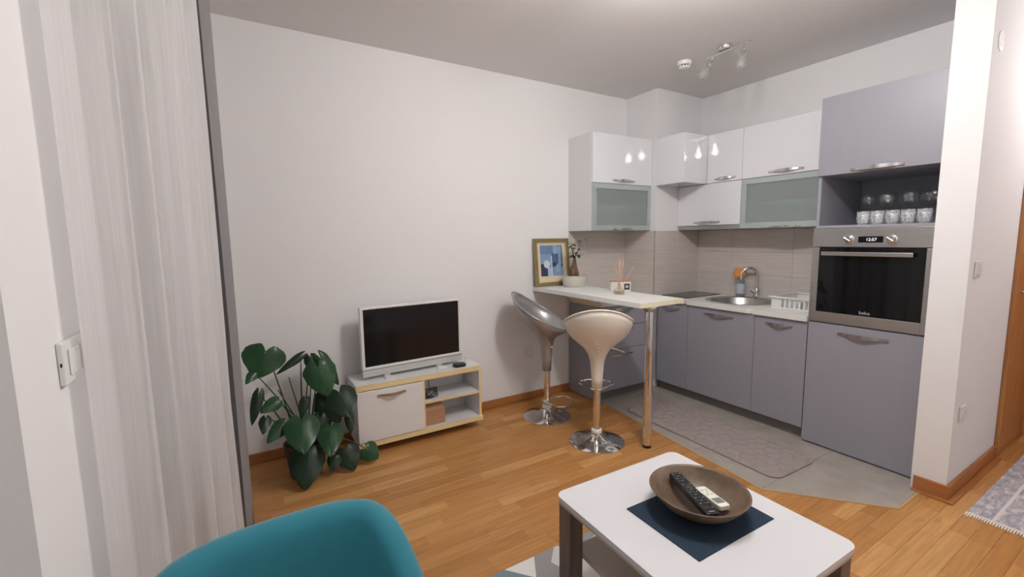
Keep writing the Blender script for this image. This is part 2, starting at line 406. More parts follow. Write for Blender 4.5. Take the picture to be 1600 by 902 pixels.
# ------------------------------------------------------------------ room shell
H = 2.644
fl = struct('floor', G().box(-4.6, 1.0, -3.8, .15, -.12, -.008), GROUT)
struct('ceiling', G().box(-4.6, 1.0, -3.8, .15, H, H+.12), CEIL)
wall_back = struct('wall_back', G().box(-4.3, .15, 0, .15, 0, H), WALL)
wall_right = struct('wall_right', G().box(0, .15, -2.25, 0, 0, H), WALL)
COLX, COLY = -.605, -.365
wall_column = struct('wall_column', G().box(COLX, 0, COLY, 0, 0, H), WALL)
PX, PY = -.696, -2.39
struct('wall_hall', G().box(PX, .95, PY, -2.25, 0, H), WALL)
struct('wall_hall_end', G().box(.83, .98, -3.8, PY, 0, H), WALL)
struct('wall_front', G().box(-4.6, .98, -3.85, -3.7, 0, H), WALL)
WX, WY = -4.03, -2.145
g = G()
g.box(WX-.5, WX, WY, -1.62, 0, H); g.box(WX-.2, WX, -.35, 0, 0, H); g.box(WX-.2, WX, -1.62, -.35, 2.2, H)
struct('wall_left', g, WALL)
struct('wall_left_return', G().box(WX-.5, WX-.36, -3.8, WY, 0, H), WALL)
# balcony door behind the curtains
wd = thing('window_1', (WX-.1, -.985, .0), None, None); wd['kind'] = 'structure'
g = G()
for a in ((-1.62,-1.56,0,2.2),(-.41,-.35,0,2.2),(-1.62,-.35,2.14,2.2),(-1.62,-.35,0,.09),(-1.01,-.96,.09,2.14)): g.box(WX-.13, WX-.06, *a)
obj('window_frame', g, WHITEPL, wd, bevel=.004)
obj('pane', G().box(WX-.10, WX-.092, -1.56, -1.01, .09, 2.14), GLASS, wd)
obj('pane', G().box(WX-.10, WX-.092, -.96, -.41, .09, 2.14), GLASS, wd)
for i in range(40):
    obj('shutter_slat', G().box(WX-.185, WX-.175, -1.61, -.36, .01+i*.055, .062+i*.055), WHITEPL, wd, bevel=.003, seg=1)

# baseboards
bb = struct('baseboard_back', G().box(-4.03, -1.285, -.014, 0, 0, .066), OAKTRIM, bevel=.003)
g = G(); g.box(PX-.014, PX, PY-.014, -2.262, 0, .08); g.box(PX, .137, PY-.014, PY, 0, .08)
struct('baseboard_hall', g, OAKTRIM, bevel=.003)
g = G(); g.box(PX-.04, PX-.014, PY-.04, -2.262, 0, .011); g.box(PX-.014, .137, PY-.04, PY-.014, 0, .011)
struct('trim_1', g, OAKTRIM, bevel=.003)
struct('baseboard_left', G().box(WX, WX+.014, WY, -1.62, 0, .066), OAKTRIM, bevel=.003)

# floor: oak strips, each a piece; clip by the grey tile field
TILEPOLY = [(-.55,-.30),(-1.225,-.30),(-1.392,-1.835),(-.99,-2.29),(-.70,-2.29),(-.55,-2.29)]
def inside_tile(x, y):
    ins = False; n = len(TILEPOLY)
    for i in range(n):
        x1,y1 = TILEPOLY[i]; x2,y2 = TILEPOLY[(i+1)%n]
        if (y1 > y) != (y2 > y) and x < (x2-x1)*(y-y1)/(y2-y1)+x1: ins = not ins
    return ins
def proj(p):
    d = S.camera.matrix_world.inverted_safe() @ Vector(p)
    if d.z > -.05: return None
    return 800-686.98*d.x/d.z, 451+686.98*d.y/d.z
bpy.context.view_layer.update()
planks = []
y = -.015; row = 0; PW = .0705
while y > -3.66:
    y1 = max(y-PW, -3.69); x = -4.09-random.random()*.4
    while x < .82:
        ln = random.choice((.32,.38,.44,.5,.56,.62)); xa, xb = max(x, -4.09), min(x+ln, .825)
        x += ln
        if xb-xa < .02: continue
        cx_, cy_ = (xa+xb)/2, (y+y1)/2
        if all(inside_tile(px, py) for px in (xa, xb) for py in (y, y1)): continue
        if xa > -.6 and y > PY+.05: continue
        sc = 0
        q = [proj((px,py,0)) for px,py in ((xa,y),(xb,y),(xb,y1),(xa,y1))]
        if all(q) and any(-30 < u < 1630 and 520 < v < 930 for u, v in q):
            sc = abs(sum(q[i][0]*q[(i+1)%4][1]-q[(i+1)%4][0]*q[i][1] for i in range(4)))/2
            hid = cx_ < -3.45 and cy_ < -1.95 or (cx_ > -1.28 and cy_ > -.36) or (-2.75 < cx_ < -2.2 and -2.5 < cy_ < -2.0)
            if hid: sc *= .02
        planks.append((sc, xa, xb, y1, y))
    y = y1; row += 1
planks.sort(reverse=True)
def plank_box(g, xa, xb, ya, yb):
    e = .0003
    xa += e; xb -= e; ya += e; yb -= e; c = .0006
    v = [(xa,ya,-.008),(xb,ya,-.008),(xb,yb,-.008),(xa,yb,-.008),(xa,ya,-c),(xb,ya,-c),(xb,yb,-c),(xa,yb,-c),(xa+c,ya+c,0),(xb-c,ya+c,0),(xb-c,yb-c,0),(xa+c,yb-c,0)]
    f = [(8,9,10,11)]
    for a in (0, 4): f += [(a+i, a+(i+1)%4, a+4+(i+1)%4, a+4+i) for i in range(4)]
    g.add(v, f)
rest = G()
for i, (sc, xa, xb, ya, yb) in enumerate(planks):
    if i < 298:
        g = G(); plank_box(g, xa, xb, ya, yb); obj('plank', g, OAK, fl)
    else: plank_box(rest, xa, xb, ya, yb)
obj('plank_field', rest, OAK, fl, kind='stuff')

# grey kitchen floor tiles
def clip(poly, f):
    out = []
    for i in range(len(poly)):
        a, b = poly[i], poly[(i+1)%len(poly)]; fa, fb = f(a), f(b)
        if fa >= 0: out.append(a)
        if fa*fb < 0:
            t = fa/(fa-fb); out.append((a[0]+t*(b[0]-a[0]), a[1]+t*(b[1]-a[1])))
    return out
ys = [-.30, -.42, -.89, -1.36, -1.832, -2.29]; xs_ = [-1.5, -.95, -.5]
for a, b in zip(ys, ys[1:]):
    for c, d in zip(xs_, xs_[1:]):
        p = TILEPOLY[:]; e = .001
        for fn in (lambda q: a-e-q[1], lambda q: q[1]-b-e, lambda q: q[0]-c-e, lambda q: d-e-q[0]):
            p = clip(p, fn)
            if len(p) < 3: break
        if len(p) >= 3: obj('floor_tile', G().prism(p, -.006, .0035), FLOORTILE, fl, bevel=.001, seg=1)
# threshold strip round the tile field
g = G()
edge = [(-1.225,-.30),(-1.392,-1.835),(-.99,-2.29),(-.735,-2.29)]
for (xa,ya),(xb,yb) in zip(edge, edge[1:]):
    d = Vector((xb-xa, yb-ya, 0)).normalized(); n = Vector((d.y, -d.x, 0))
    if n.dot(Vector((-1,-1,0))) < 0: n = -n
    o0 = .0; o1 = .012
    g.prism([(xa+n.x*o0,ya+n.y*o0),(xb+n.x*o0,yb+n.y*o0),(xb+n.x*o1+d.x*.006,yb+n.y*o1+d.y*.006),(xa+n.x*o1-d.x*.006,ya+n.y*o1-d.y*.006)], -.004, .004)
struct('trim_2', g, mat('threshold_strip', srgb(190,160,120), .5))

# backsplash tiles
def tiles(parent, axis, fixed, cuts, sign):
    zs = [.852, 1.046, 1.239, 1.432]
    for a, b in zip(cuts, cuts[1:]):
        for z0, z1 in zip(zs, zs[1:]):
            e = .0005; t = .008
            lo, hi = min(a,b)+e, max(a,b)-e
            if axis == 'y': g = G().box(lo, hi, fixed, fixed-t, z0+e, z1-e)
            else: g = G().box(fixed, fixed-t, lo, hi, z0+e, z1-e)
            obj('wall_tile', g, WALLTILE, parent, bevel=.0008, seg=1)
tiles(wall_back, 'y', 0, [-1.285, -1.06, -.605], 1)
tiles(wall_column, 'x', COLX, [-.008, -.373], 1)
tiles(wall_column, 'y', COLY, [COLX-.008, -.30, -.008], 1)
tiles(wall_right, 'x', 0, [-.373, -.72, -1.236, -1.646], 1)
struct('trim_3', G().box(COLX-.0095, COLX-.007, COLY-.0095, COLY-.007, .852, 1.432), mat('dark_corner_trim', srgb(96,92,90), .3, .8))

# hall door in the hall wall and brown door at the hall's end
d1 = thing('door_1', (.47, PY, 0), None, None); d1['kind'] = 'structure'
g = G(); g.box(.137, .205, PY-.02, PY, 0, 2.08); g.box(.73, .80, PY-.02, PY, 0, 2.08); g.box(.205, .73, PY-.02, PY, 2.0, 2.08)
obj('door_frame', g, DOORWOOD, d1, bevel=.003)
obj('door_leaf', G().box(.207, .728, PY-.012, PY, .008, 1.998), DOORWOOD, d1, bevel=.002)
g = G(); g.tube([(.26,PY-.012,1.02),(.26,PY-.05,1.02),(.27,PY-.055,1.02),(.38,PY-.055,1.02)], .009, 8)
obj('door_handle', g, NICKEL, d1, smooth=True)
d2 = thing('door_2', (.83, -2.85, 0), None, None); d2['kind'] = 'structure'
g = G(); g.box(.81, .83, -2.49, PY-.021, 0, 2.08); g.box(.81, .83, -3.35, -3.27, 0, 2.08); g.box(.81, .83, -3.27, -2.49, 2.0, 2.08)
obj('door_frame', g, DOORWOOD, d2, bevel=.003)
obj('door_leaf', G().box(.818, .83, -3.268, -2.492, .008, 1.998), mat('brown_door_leaf', srgb(166,104,54), .4, noise=.1, scale=8), d2, bevel=.002)

# ------------------------------------------------------------------ kitchen
def bow_handle(parent, c, along, out, length, h=.017, m=None):
    """flat bow handle with two tabs; along/out are unit vectors"""
    c = Vector(c); al = Vector(along); out = Vector(out); n = 18; vs = []; fs = []
    for i in range(n+1):
        s = -1+2*i/n
        k = max(0, 1-(abs(s)/.72)**2) if abs(s) < .72 else 0
        o = .004+.024*k; hh = h*(.75+.35*(k if k else 0)); t = .005
        p = c+al*(s*length/2)
        for dz in (-hh/2, hh/2):
            vs.append(p+out*(o-(.004 if k == 0 else 0)+0)+Vector((0,0,dz))); vs.append(p+out*(o+t)+Vector((0,0,dz)))
    for i in range(n):
        a, b = 4*i, 4*(i+1)
        for p, q in ((0,1),(1,3),(3,2),(2,0)): fs.append((a+p,a+q,b+q,b+p))
    fs += [(0,2,3,1), (4*n,4*n+1,4*n+3,4*n+2)]
    return obj('handle', G().add(vs, fs), m or NICKEL, parent, smooth=True)
HX = ((0,-1,0), (-1,0,0))      # a handle on a front that faces -X
HY = ((1,0,0), (0,-1,0))       # a handle on a front that faces -Y
DT = .018
ZU0, ZUS, ZU1 = 1.436, 1.823, 2.222

def wall_cab_back():
    t = thing('wall_cabinet', (-.945, -.15, ZU0), 'tall white wall cabinet left of the chimney corner, frosted glass flap below', 'cabinet')
    x0, x1, yf = -1.285, COLX-.002, -.315
    obj('side_panel', G().box(x0, x0+.018, -.001, yf+DT, ZU0, ZU1), WHITECAB, t, bevel=.001)
    obj('side_panel', G().box(x1-.018, x1, -.001, yf+DT, ZU0, ZU1), WHITECAB, t, bevel=.001)
    g = G(); g.box(x0+.018, x1-.018, -.001, yf+DT, ZU0, ZU0+.018); g.box(x0+.018, x1-.018, -.001, yf+DT, ZUS-.009, ZUS+.009)
    g.box(x0+.018, x1-.018, -.001, yf+DT, ZU1-.018, ZU1); g.box(x0+.018, x1-.018, -.012, -.001, ZU0+.018, ZU1-.018); g.box(x0+.018, x1-.018, -.012, yf+.06, 1.63, 1.645)
    obj('carcass', g, WHITECAB, t)
    d = obj('door', G().box(x0+.001, x1-.001, yf+DT, yf, ZUS+.002, ZU1), GLOSSWHITE, t, bevel=.0015)
    bow_handle(d, (-.943, yf, 1.852), *HY, .25)
    glass_flap(t, 'y', yf, x0+.001, x1-.001, ZU0+.001, ZUS-.002, (-.945, yf, 1.448), .22)
def glass_flap(t, ax, f, a, b, z0, z1, hc, hl):
    g = G(); w_ = .042
    def bx(p, q, r, s_):
        if ax == 'y': g.box(p, q, f+DT, f, r, s_)
        else: g.box(f+DT, f, p, q, r, s_)
    bx(a, b, z0, z0+w_); bx(a, b, z1-w_, z1); bx(a, a+w_, z0+w_, z1-w_); bx(b-w_, b, z0+w_, z1-w_)
    d = obj('glass_door', g, ALU, t, bevel=.0015)
    g = G()
    if ax == 'y': g.box(a+w_-.006, b-w_+.006, f+.011, f+.006, z0+w_-.006, z1-w_+.006)
    else: g.box(f+.011, f+.006, a+w_-.006, b-w_+.006, z0+w_-.006, z1-w_+.006)
    obj('pane', g, FROST, d)
    bow_handle(d, hc, *(HY if ax == 'y' else HX), hl, .012)
wall_cab_back()
def corner_cab():
    t = thing('wall_cabinet', (-.45, -.5, ZUS), 'short white corner wall cabinet with plain glossy sides', 'cabinet')
    y1 = -.65
    g = G(); g.box(COLX, -.304, COLY-.001, y1+DT, ZUS, ZU1)
    obj('carcass', g, GLOSSWHITE, t, bevel=.001)
    obj('door', G().box(COLX, -.304, y1+DT, y1, ZUS+.001, ZU1), GLOSSWHITE, t, bevel=.0015)
    # side face towards the room is a glossy sheet of its own
corner_cab()
XR = -.304
def right_cab(y0, y1, z0, z1, label, hc, hl):
    t = thing('wall_cabinet', (-.15, (y0+y1)/2, z0), label, 'cabinet')
    obj('carcass', G().box(-.001, XR+DT, y0-.001, y1+.001, z0, z1), WHITECAB, t)
    d = obj('door', G().box(XR+DT, XR, y0-.0015, y1+.0015, z0+.002, z1), GLOSSWHITE, t, bevel=.0015)
    if hc: bow_handle(d, (XR, hc, z0+.03), *HX, hl)
right_cab(-.65, -.963, ZUS, ZU1, 'narrow white upper wall cabinet with lift door above the cooker hood', -.82, .18)
right_cab(-.963, -1.64, ZUS, ZU1, 'wide white upper wall cabinet beside the tall grey oven unit', -1.30, .25)
# hood unit
t = thing('hood_cabinet', (-.15, -.66, ZU0), 'white flap cabinet with steel cooker hood strip above the hob', 'cabinet')
obj('carcass', G().box(-.009, XR+DT, COLY-.009, -.962, 1.47, ZUS-.001), WHITECAB, t)
d = obj('door', G().box(XR+DT, XR, COLY-.001, -.9615, 1.472, ZUS-.002), GLOSSWHITE, t, bevel=.0015)
bow_handle(d, (XR, -.665, 1.497), *HX, .25)
obj('hood', G().box(-.009, XR+.004, COLY-.009, -.962, ZU0, 1.469), STEEL, t, bevel=.001)
# glass flap cabinet on the right
t = thing('glass_wall_cabinet', (-.15, -1.3, ZU0), 'frosted glass flap cabinet under the wide white upper cabinet', 'cabinet')
g = G(); a, b = -.963, -1.64
g.box(-.009, XR+DT, a-.001, a-.019, ZU0, ZUS-.001); g.box(-.009, XR+DT, b+.019, b+.001, ZU0, ZUS-.001)
g.box(-.009, XR+DT, a-.019, b+.019, ZU0, ZU0+.018); g.box(-.009, XR+DT, a-.019, b+.019, ZUS-.019, ZUS-.001); g.box(-.02, -.009, a-.019, b+.019, ZU0+.018, ZUS-.019)
g.box(-.02, XR+.06, a-.019, b+.019, 1.62, 1.636)
obj('carcass', g, WHITECAB, t)
glass_flap(t, 'x', XR, b+.0015, a-.0015, ZU0+.001, ZUS-.002, (XR, -1.31, 1.445), .22)
# blurred crockery behind the frosted panes
def stack_bowl(c, r, h, m, label):
    obj('bowl', G().lathe([(r*.45,0),(r*.5,.004),(r,h),(r*.94,h),(r*.45,.008),(0,.008)], c, 20), m, smooth=True, label=label, cat='bowl')
RED = mat('red_brown_glaze', srgb(150, 84, 84), .3); DARKGL = mat('dark_glaze', srgb(70, 78, 80), .3)
stack_bowl((-.13, -1.25, 1.6365), .085, .10, RED, 'red brown bowl behind the frosted flap beside the oven unit')
stack_bowl((-1.1, -.13, 1.6455), .08, .09, DARKGL, 'dark bowl behind the left frosted flap of the wall cabinet')
stack_bowl((-.86, -.13, 1.6455), .075, .08, DARKGL, 'dark bowl at the right behind the left frosted flap')

# tall unit
TY0, TY1, XF = -1.646, -2.246, -.6
t = thing('oven_cabinet', (-.3, (TY0+TY1)/2, 0), 'tall grey cabinet holding the oven, with open glass niche', 'cabinet')
obj('side_panel', G().box(-.001, XF+DT+.002, TY0, TY0-.018, .02, 2.2155), GREYIN, t, bevel=.001)
obj('side_panel', G().box(-.001, XF+DT+.002, TY1+.018, TY1, .02, 2.2155), GREYIN, t, bevel=.001)
g = G(); g.box(-.001, XF+DT+.002, TY0-.018, TY1+.018, 2.1975, 2.2155); g.box(-.001, -.012, TY0-.018, TY1+.018, .02, 2.1975)
obj('carcass', g, GREYIN, t)
obj('shelf', G().box(-.012, XF+.004, TY0-.018, TY1+.018, 1.42, 1.435), GREYIN, t, bevel=.001)
obj('shelf', G().box(-.012, XF+DT+.002, TY0-.018, TY1+.018, 1.742, 1.76), GREYIN, t)
obj('shelf', G().box(-.012, XF+DT+.002, TY0-.018, TY1+.018, .812, .827), GREYIN, t)
d = obj('door', G().box(XF+DT, XF, TY0-.001, TY1+.001, 1.743, 2.2155), GREY, t, bevel=.0015, label='upper grey lift door')
bow_handle(d, (XF, -1.95, 1.762), *HX, .25, .02)
d = obj('door', G().box(XF+DT, XF, TY0-.002, TY1+.001, .012, .818), GREY, t, bevel=.0015, label='lower grey door hiding an appliance')
bow_handle(d, (XF, -1.945, .767), *HX, .253, .02)
obj('plinth', G().box(-.03, XF+.05, TY0-.002, TY1+.002, .0036, .02), BLACK, t)

# oven
t = thing('oven', (-.3, -1.946, .8275), 'built-in stainless steel oven with black glass door in the tall grey cabinet', 'oven')
OX = XF-.002
a, b = TY0-.0195, TY1+.0195
obj('body', G().box(-.05, XF+.016, a, b, .829, 1.418), BLACK, t)
fa, fb = TY0-.002, TY1+.002
obj('control_panel', G().box(XF+.016, OX-.006, fa, fb, 1.303, 1.418), STEEL, t, bevel=.0015)
g = G(); z0, z1 = .8285, 1.298; w_ = .04
g.box(XF+.016, OX-.006, fa, fa-w_, z0, z1); g.box(XF+.016, OX-.006, fb+w_, fb, z0, z1); g.box(XF+.016, OX-.006, fa-w_, fb+w_, z0, z0+.064)
dr = obj('door', g, STEEL, t, bevel=.0015)
obj('glass', G().box(XF+.012, OX-.003, fa-w_, fb+w_, z0+.064, z1), BLACKGLASS, dr)
g = G(); g.box(OX-.04, OX-.03, -1.712, -2.158, 1.25, 1.274)
for yy in (-1.74, -2.13): g.box(OX-.031, OX-.003, yy-.008, yy+.008, 1.254, 1.27)
obj('handle', g, NICKEL, dr, bevel=.002)
g = G(); g.tube([(XF+.006-.01, -1.74, 1.07), (XF+.006-.01, -2.15, 1.07)], .0012, 6)
text_obj('lettering', 'beko', .028, (OX-.0034, -1.948, .912), FACE_MX, BTNGREY, dr)
for yy in (-1.846, -2.052):
    g = G(); g.lathe([(.0,0),(.026,0),(.026,.006),(.019,.010),(.017,.030),(.0,.030)], (OX-.006, yy, 1.348), 24, axis=(-1,0,0))
    k = obj('knob', g, CHROME, t, smooth=True)
    g = G().box(OX-.046, OX-.03, yy-.005, yy+.005, 1.348-.021, 1.348+.021)
    g.xform(Matrix.Translation((0,yy,1.348)) @ Matrix.Rotation(math.radians(-55),4,'X') @ Matrix.Translation((0,-yy,-1.348)))
    obj('knob_grip', g, CHROME, k, bevel=.003)
ds = obj('display', G().box(OX-.006, OX-.0075, -1.891, -2.011, 1.330, 1.366), BLACKGLASS, t)
text_obj('digits', '12:57', .024, (OX-.008, -1.955, 1.347), FACE_MX, DISPLAYGLOW, ds)

# base units, worktop
ZD0, ZD1 = .088, .808
def base_cab(y0, y1, label, hc, hl, left_end=False):
    t = thing('base_cabinet', (-.3, (y0+y1)/2, 0), label, 'cabinet')
    g = G(); g.box(-.01, XF+DT, y0-.001, y0-.017, ZD0, .813); g.box(-.01, XF+DT, y1+.017, y1+.001, ZD0, .813); g.box(-.01, XF+DT, y0-.017, y1+.017, ZD0, ZD0+.016); g.box(-.01, -.02, y0-.017, y1+.017, ZD0+.016, .66)
    obj('carcass', g, GREYIN, t)
    d = obj('door', G().box(XF+DT, XF, y0-.0015, y1+.0015, ZD0, ZD1), GREY, t, bevel=.0015)
    bow_handle(d, (XF, hc, .765), *HX, hl)
    obj('plinth', G().box(XF+.065, XF+.05, y0, y1, .0036, ZD0-.001), PLINTH, t)
base_cab(-.412, -.729, 'grey corner base cabinet below the hob beside the drawers', -.56, .17)
base_cab(-.729, -1.293, 'wide grey base cabinet under the round sink', -1.008, .245)
base_cab(-1.293, -1.644, 'narrow grey base cabinet under the dish rack beside the oven unit', -1.465, .18)
t = thing('drawer_cabinet', (-.94, -.2, 0), 'grey three drawer cabinet under the bar end at the wall', 'cabinet')
DX0 = -1.28; YD = -.41
obj('side_panel', G().box(DX0, DX0+.018, -.0145, YD+.012, .0045, .813), GREY, t, bevel=.001)
obj('carcass', G().box(DX0+.018, COLX-.002, -.002, YD+DT, ZD0, .813), GREYIN, t)
for z0, z1, hz in ((.634,ZD1,.778),(.436,.630,.602),(ZD0,.432,.385)):
    d = obj('drawer', G().box(DX0+.019, -.619, YD+DT, YD, z0, z1), GREY, t, bevel=.0015)
    bow_handle(d, (-1.03, YD, hz), *HY, .25)
obj('plinth', G().box(DX0+.018, COLX-.003, YD+.07, YD+.055, .0045, ZD0-.001), PLINTH, t)
# worktop (L) with a round cut for the sink
t = thing('worktop', (-.3, -1.0, .8145), 'white L shaped worktop over the grey base cabinets', 'worktop')
SC = (-.285, -.985); SR = .243
def ring_slab():
    g = G(); x0, x1, ya, yb = -.62, -.0085, -1.644, COLY-.0085
    z0, z1 = .8145, .851
    n = 48; outer = []; inner = []
    for i in range(n):
        a = 2*PI*i/n; c_, s_ = math.cos(a), math.sin(a)
        inner.append((SC[0]+SR*.96*c_, SC[1]+SR*.96*s_))
        hx0, hx1, hy0, hy1 = x0, x1, SC[1]-.3, SC[1]+.3
        k = 1e9
        if c_ > 1e-6: k = min(k, (hx1-SC[0])/c_)
        if c_ < -1e-6: k = min(k, (hx0-SC[0])/c_)
        if s_ > 1e-6: k = min(k, (hy1-SC[1])/s_)
        if s_ < -1e-6: k = min(k, (hy0-SC[1])/s_)
        outer.append((SC[0]+k*c_, SC[1]+k*s_))
    v = [(x,y,z) for z in (z0,z1) for ring in (inner,outer) for x,y in ring]
    f = []
    for i in range(n):
        j = (i+1)%n
        f += [(2*n+i, 3*n+i, 3*n+j, 2*n+j), (i, j, n+j, n+i), (n+i, n+j, 3*n+j, 3*n+i), (i, 2*n+i, 2*n+j, j)]
    g.add(v, f)
    g.box(x0, x1, SC[1]+.3, yb, z0, z1); g.box(x0, x1, ya, SC[1]-.3, z0, z1)
    return g
obj('slab', ring_slab(), WORKTOP, t)
obj('slab', G().box(-1.285, -.6125, -.0085, -.43, .8145, .851), WORKTOP, t)
obj('slab', G().box(-.6125, -.615, -.0085, -.43, .8145, .851), WORKTOP, t)
obj('edge_strip', G().box(-1.2865, -1.285, -.0085, -.43, .8145, .851), RAWEDGE, t, label='bare pale yellow end of the worktop')
# hob
t = thing('hob', (-.29, -.51, .851), 'black glass two ring hob in the worktop corner', 'hob')
obj('glass', G().prism(round_rect(-.525, -.05, -.66, -.385, .01), .8512, .857), BLACKGLASS, t, bevel=.001)
for c_, r_ in (((-.40,-.53),.075), ((-.17,-.51),.09)):
    g = G(); n = 40
    vs = [(c_[0]+rr*math.cos(2*PI*i/n), c_[1]+rr*math.sin(2*PI*i/n), .8573) for rr in (r_, r_-.002) for i in range(n)]
    g.add(vs, [(i, (i+1)%n, n+(i+1)%n, n+i) for i in range(n)])
    obj('ring_mark', g, mat('hob_print', (.12,.12,.12,1), .3), t)
# sink
t = thing('sink', (SC[0], SC[1], .69), 'round stainless steel sink set in the white worktop', 'sink')
obj('basin', G().lathe([(SR+.018,.8515),(SR+.018,.8535),(SR+.008,.856),(SR-.006,.8545),(SR-.022,.848),(SR-.032,.82),(SR-.065,.73),(SR-.10,.695),(.03,.69),(.0,.69)], (SC[0],SC[1],0), 56, cap=False), STEEL, t, smooth=True)
obj('drain', G().lathe([(0,.6925),(.038,.6925),(.04,.690),(.0,.689)], (SC[0]-.02,SC[1],.001), 24), CHROME, t, smooth=True)
# tap
TX, TY = -.052, -.985
t = thing('tap', (TX, TY, .851), 'chrome gooseneck mixer tap behind the sink', 'tap')
obj('body', G().lathe([(.0,0),(.030,0),(.030,.006),(.024,.012),(.024,.075),(.016,.088),(.0,.088)], (TX,TY,.8512), 24), CHROME, t, smooth=True)
pts = [(TX,TY,.93),(TX,TY,1.03)]
dx, dy = -.72, .69
for i in range(13):
    a = PI*i/12; rr = .062
    pts.append((TX+dx*rr*(1-math.cos(a)), TY+dy*rr*(1-math.cos(a)), 1.045+rr*math.sin(a)))
pts.append((TX+dx*.124, TY+dy*.124, 1.01))
obj('spout', G().tube(pts, .0115, 12), CHROME, t, smooth=True)
obj('lever', G().tube([(TX-.012,TY+.0,.905),(TX-.040,TY+.006,.908),(TX-.075,TY+.012,.925)], [.017,.013,.006], 10), CHROME, t, smooth=True)
# soap bottle with orange cloth
BX, BY = -.075, -.855
t = thing('soap_bottle', (BX, BY, .851), 'clear soap bottle with pale blue label behind the sink', 'bottle')
obj('bottle_body', G().lathe([(0,0),(.034,0),(.036,.006),(.036,.13),(.028,.155),(.014,.165),(.014,.175),(0,.175)], (BX,BY,.8512), 24), BOTTLE, t, smooth=True)
obj('label_sheet', G().lathe([(.0365,.03),(.0368,.031),(.0368,.115),(.0365,.116)], (BX,BY,.8512), 24), LABELBLUE, t, smooth=True)
obj('cap', G().lathe([(0,.1755),(.016,.1755),(.016,.205),(.010,.21),(0,.21)], (BX,BY,.8512), 20), PINK, t, smooth=True)
g = G(); nx = 8
for yi in range(2): pass
vs = []; fs = []
cl = [(-.055,-.048),(-.045,-.02),(-.02,.008),(.012,.016),(.04,.006)]
for k, (u_, z_) in enumerate(cl):
    for j in range(5):
        v_ = -.05+.1*j/4
        vs.append((BX+u_*.8, BY+v_+u_*.25, .8512+.222+z_+.004*math.sin(9*j+k)))
fs = [(5*k+j, 5*k+j+1, 5*k+j+6, 5*k+j+5) for k in range(4) for j in range(4)]
obj('cloth', G().add(vs, fs), ORANGE, None, smooth='all', solid=.008, subsurf=1, label='orange cloth hung over the top of the soap bottle', cat='cloth')
# dish rack
t = thing('dish_rack', (-.27, -1.47, .851), 'white plastic dish rack on the worktop beside the oven unit', 'dish rack')
rx0, rx1, ry0, ry1 = -.45, -.08, -1.635, -1.315
zb = .8515
obj('base', G().prism(round_rect(rx0+.0, rx1, ry0, ry1, .02), zb, zb+.012), WHITEPL, t, bevel=.002)
def rect_ring(x0,x1,y0,y1,w_,z0,z1):
    g = G(); g.box(x0,x1,y0,y0+w_,z0,z1); g.box(x0,x1,y1-w_,y1,z0,z1); g.box(x0,x0+w_,y0+w_,y1-w_,z0,z1); g.box(x1-w_,x1,y0+w_,y1-w_,z0,z1); return g
obj('rim', rect_ring(rx0-.012, rx1+.0, ry0, ry1+.012, .024, zb+.078, zb+.088), WHITEPL, t, bevel=.003)
g = G(); g.box(rx0+.006, rx0+.012, ry1-.075, ry1-.004, zb+.012, zb+.078); g.box(rx0+.006, rx0+.012, ry0+.004, ry0+.04, zb+.012, zb+.078)
g.box(rx0+.012, rx1-.01, ry1-.012, ry1-.006, zb+.012, zb+.078); g.box(rx1-.016, rx1-.01, ry0+.006, ry1-.012, zb+.012, zb+.078); g.box(rx0+.012, rx1-.016, ry0+.006, ry0+.012, zb+.012, zb+.078)
obj('side_wall', g, WHITEPL, t, bevel=.002)
for i in range(6):
    yy = ry1-.10-i*.032
    obj('slat', G().box(rx0+.006, rx0+.012, yy-.008, yy+.008, zb+.012, zb+.078), WHITEPL, t, bevel=.002)
obj('divider', G().box(rx0+.03, rx1-.03, -1.49, -1.485, zb+.012, zb+.05), WHITEPL, t)
cu = thing('cup', (-.26, -1.575, .8645), 'white cup standing in the dish rack', 'cup')
obj('cup_body', G().lathe([(0,0),(.028,0),(.036,.09),(.037,.10),(.034,.10),(.026,.006),(0,.006)], (-.26,-1.575,.8645), 24), WHITEPL, cu, smooth=True)
g = G(); g.tube([(-.288,-1.585,.945),(-.31,-1.592,.94),(-.312,-1.593,.915),(-.287,-1.585,.90)], .005, 8); obj('handle', g, WHITEPL, cu, smooth=True)

# glasses in the niche
def wine_glass(c, s=1.0):
    prof = [(0,0),(.034,0),(.034,.002),(.008,.006),(.0045,.012),(.004,.085),(.009,.095),(.030,.112),(.041,.138),(.042,.155),(.036,.195),(.0345,.195),(.0405,.155),(.0395,.139),(.029,.114),(.010,.099),(0,.098)]
    return G().lathe([(r*s, z*s) for r, z in prof], c, 28)
wg = [(-.40,-1.85),(-.34,-1.925),(-.47,-1.965),(-.36,-2.02),(-.47,-2.075),(-.37,-2.12),(-.46,-2.18)]
ordw = ['leftmost','second','third','fourth','fifth','sixth','rightmost']
g0 = None
for (gx, gy), wd_ in zip(wg, ordw):
    lab = 'clear stemmed wine glass above the oven, %s of seven from the left' % wd_
    if wd_ in ('leftmost','rightmost'): lab = '%s of the seven clear wine glasses in the niche above the oven' % wd_
    if g0 is None:
        g0 = obj('wine_glass', wine_glass((gx,gy,1.4352)), GLASS, None, smooth='all', label=lab, cat='glass', group='wine glasses above the oven'); g0p = (gx, gy)
    else: copy_thing(g0, (gx-g0p[0], gy-g0p[1], 0), lab)
tg = [(-.545,-1.885),(-.55,-1.955),(-.55,-2.025),(-.55,-2.095),(-.55,-2.165)]
t0 = None
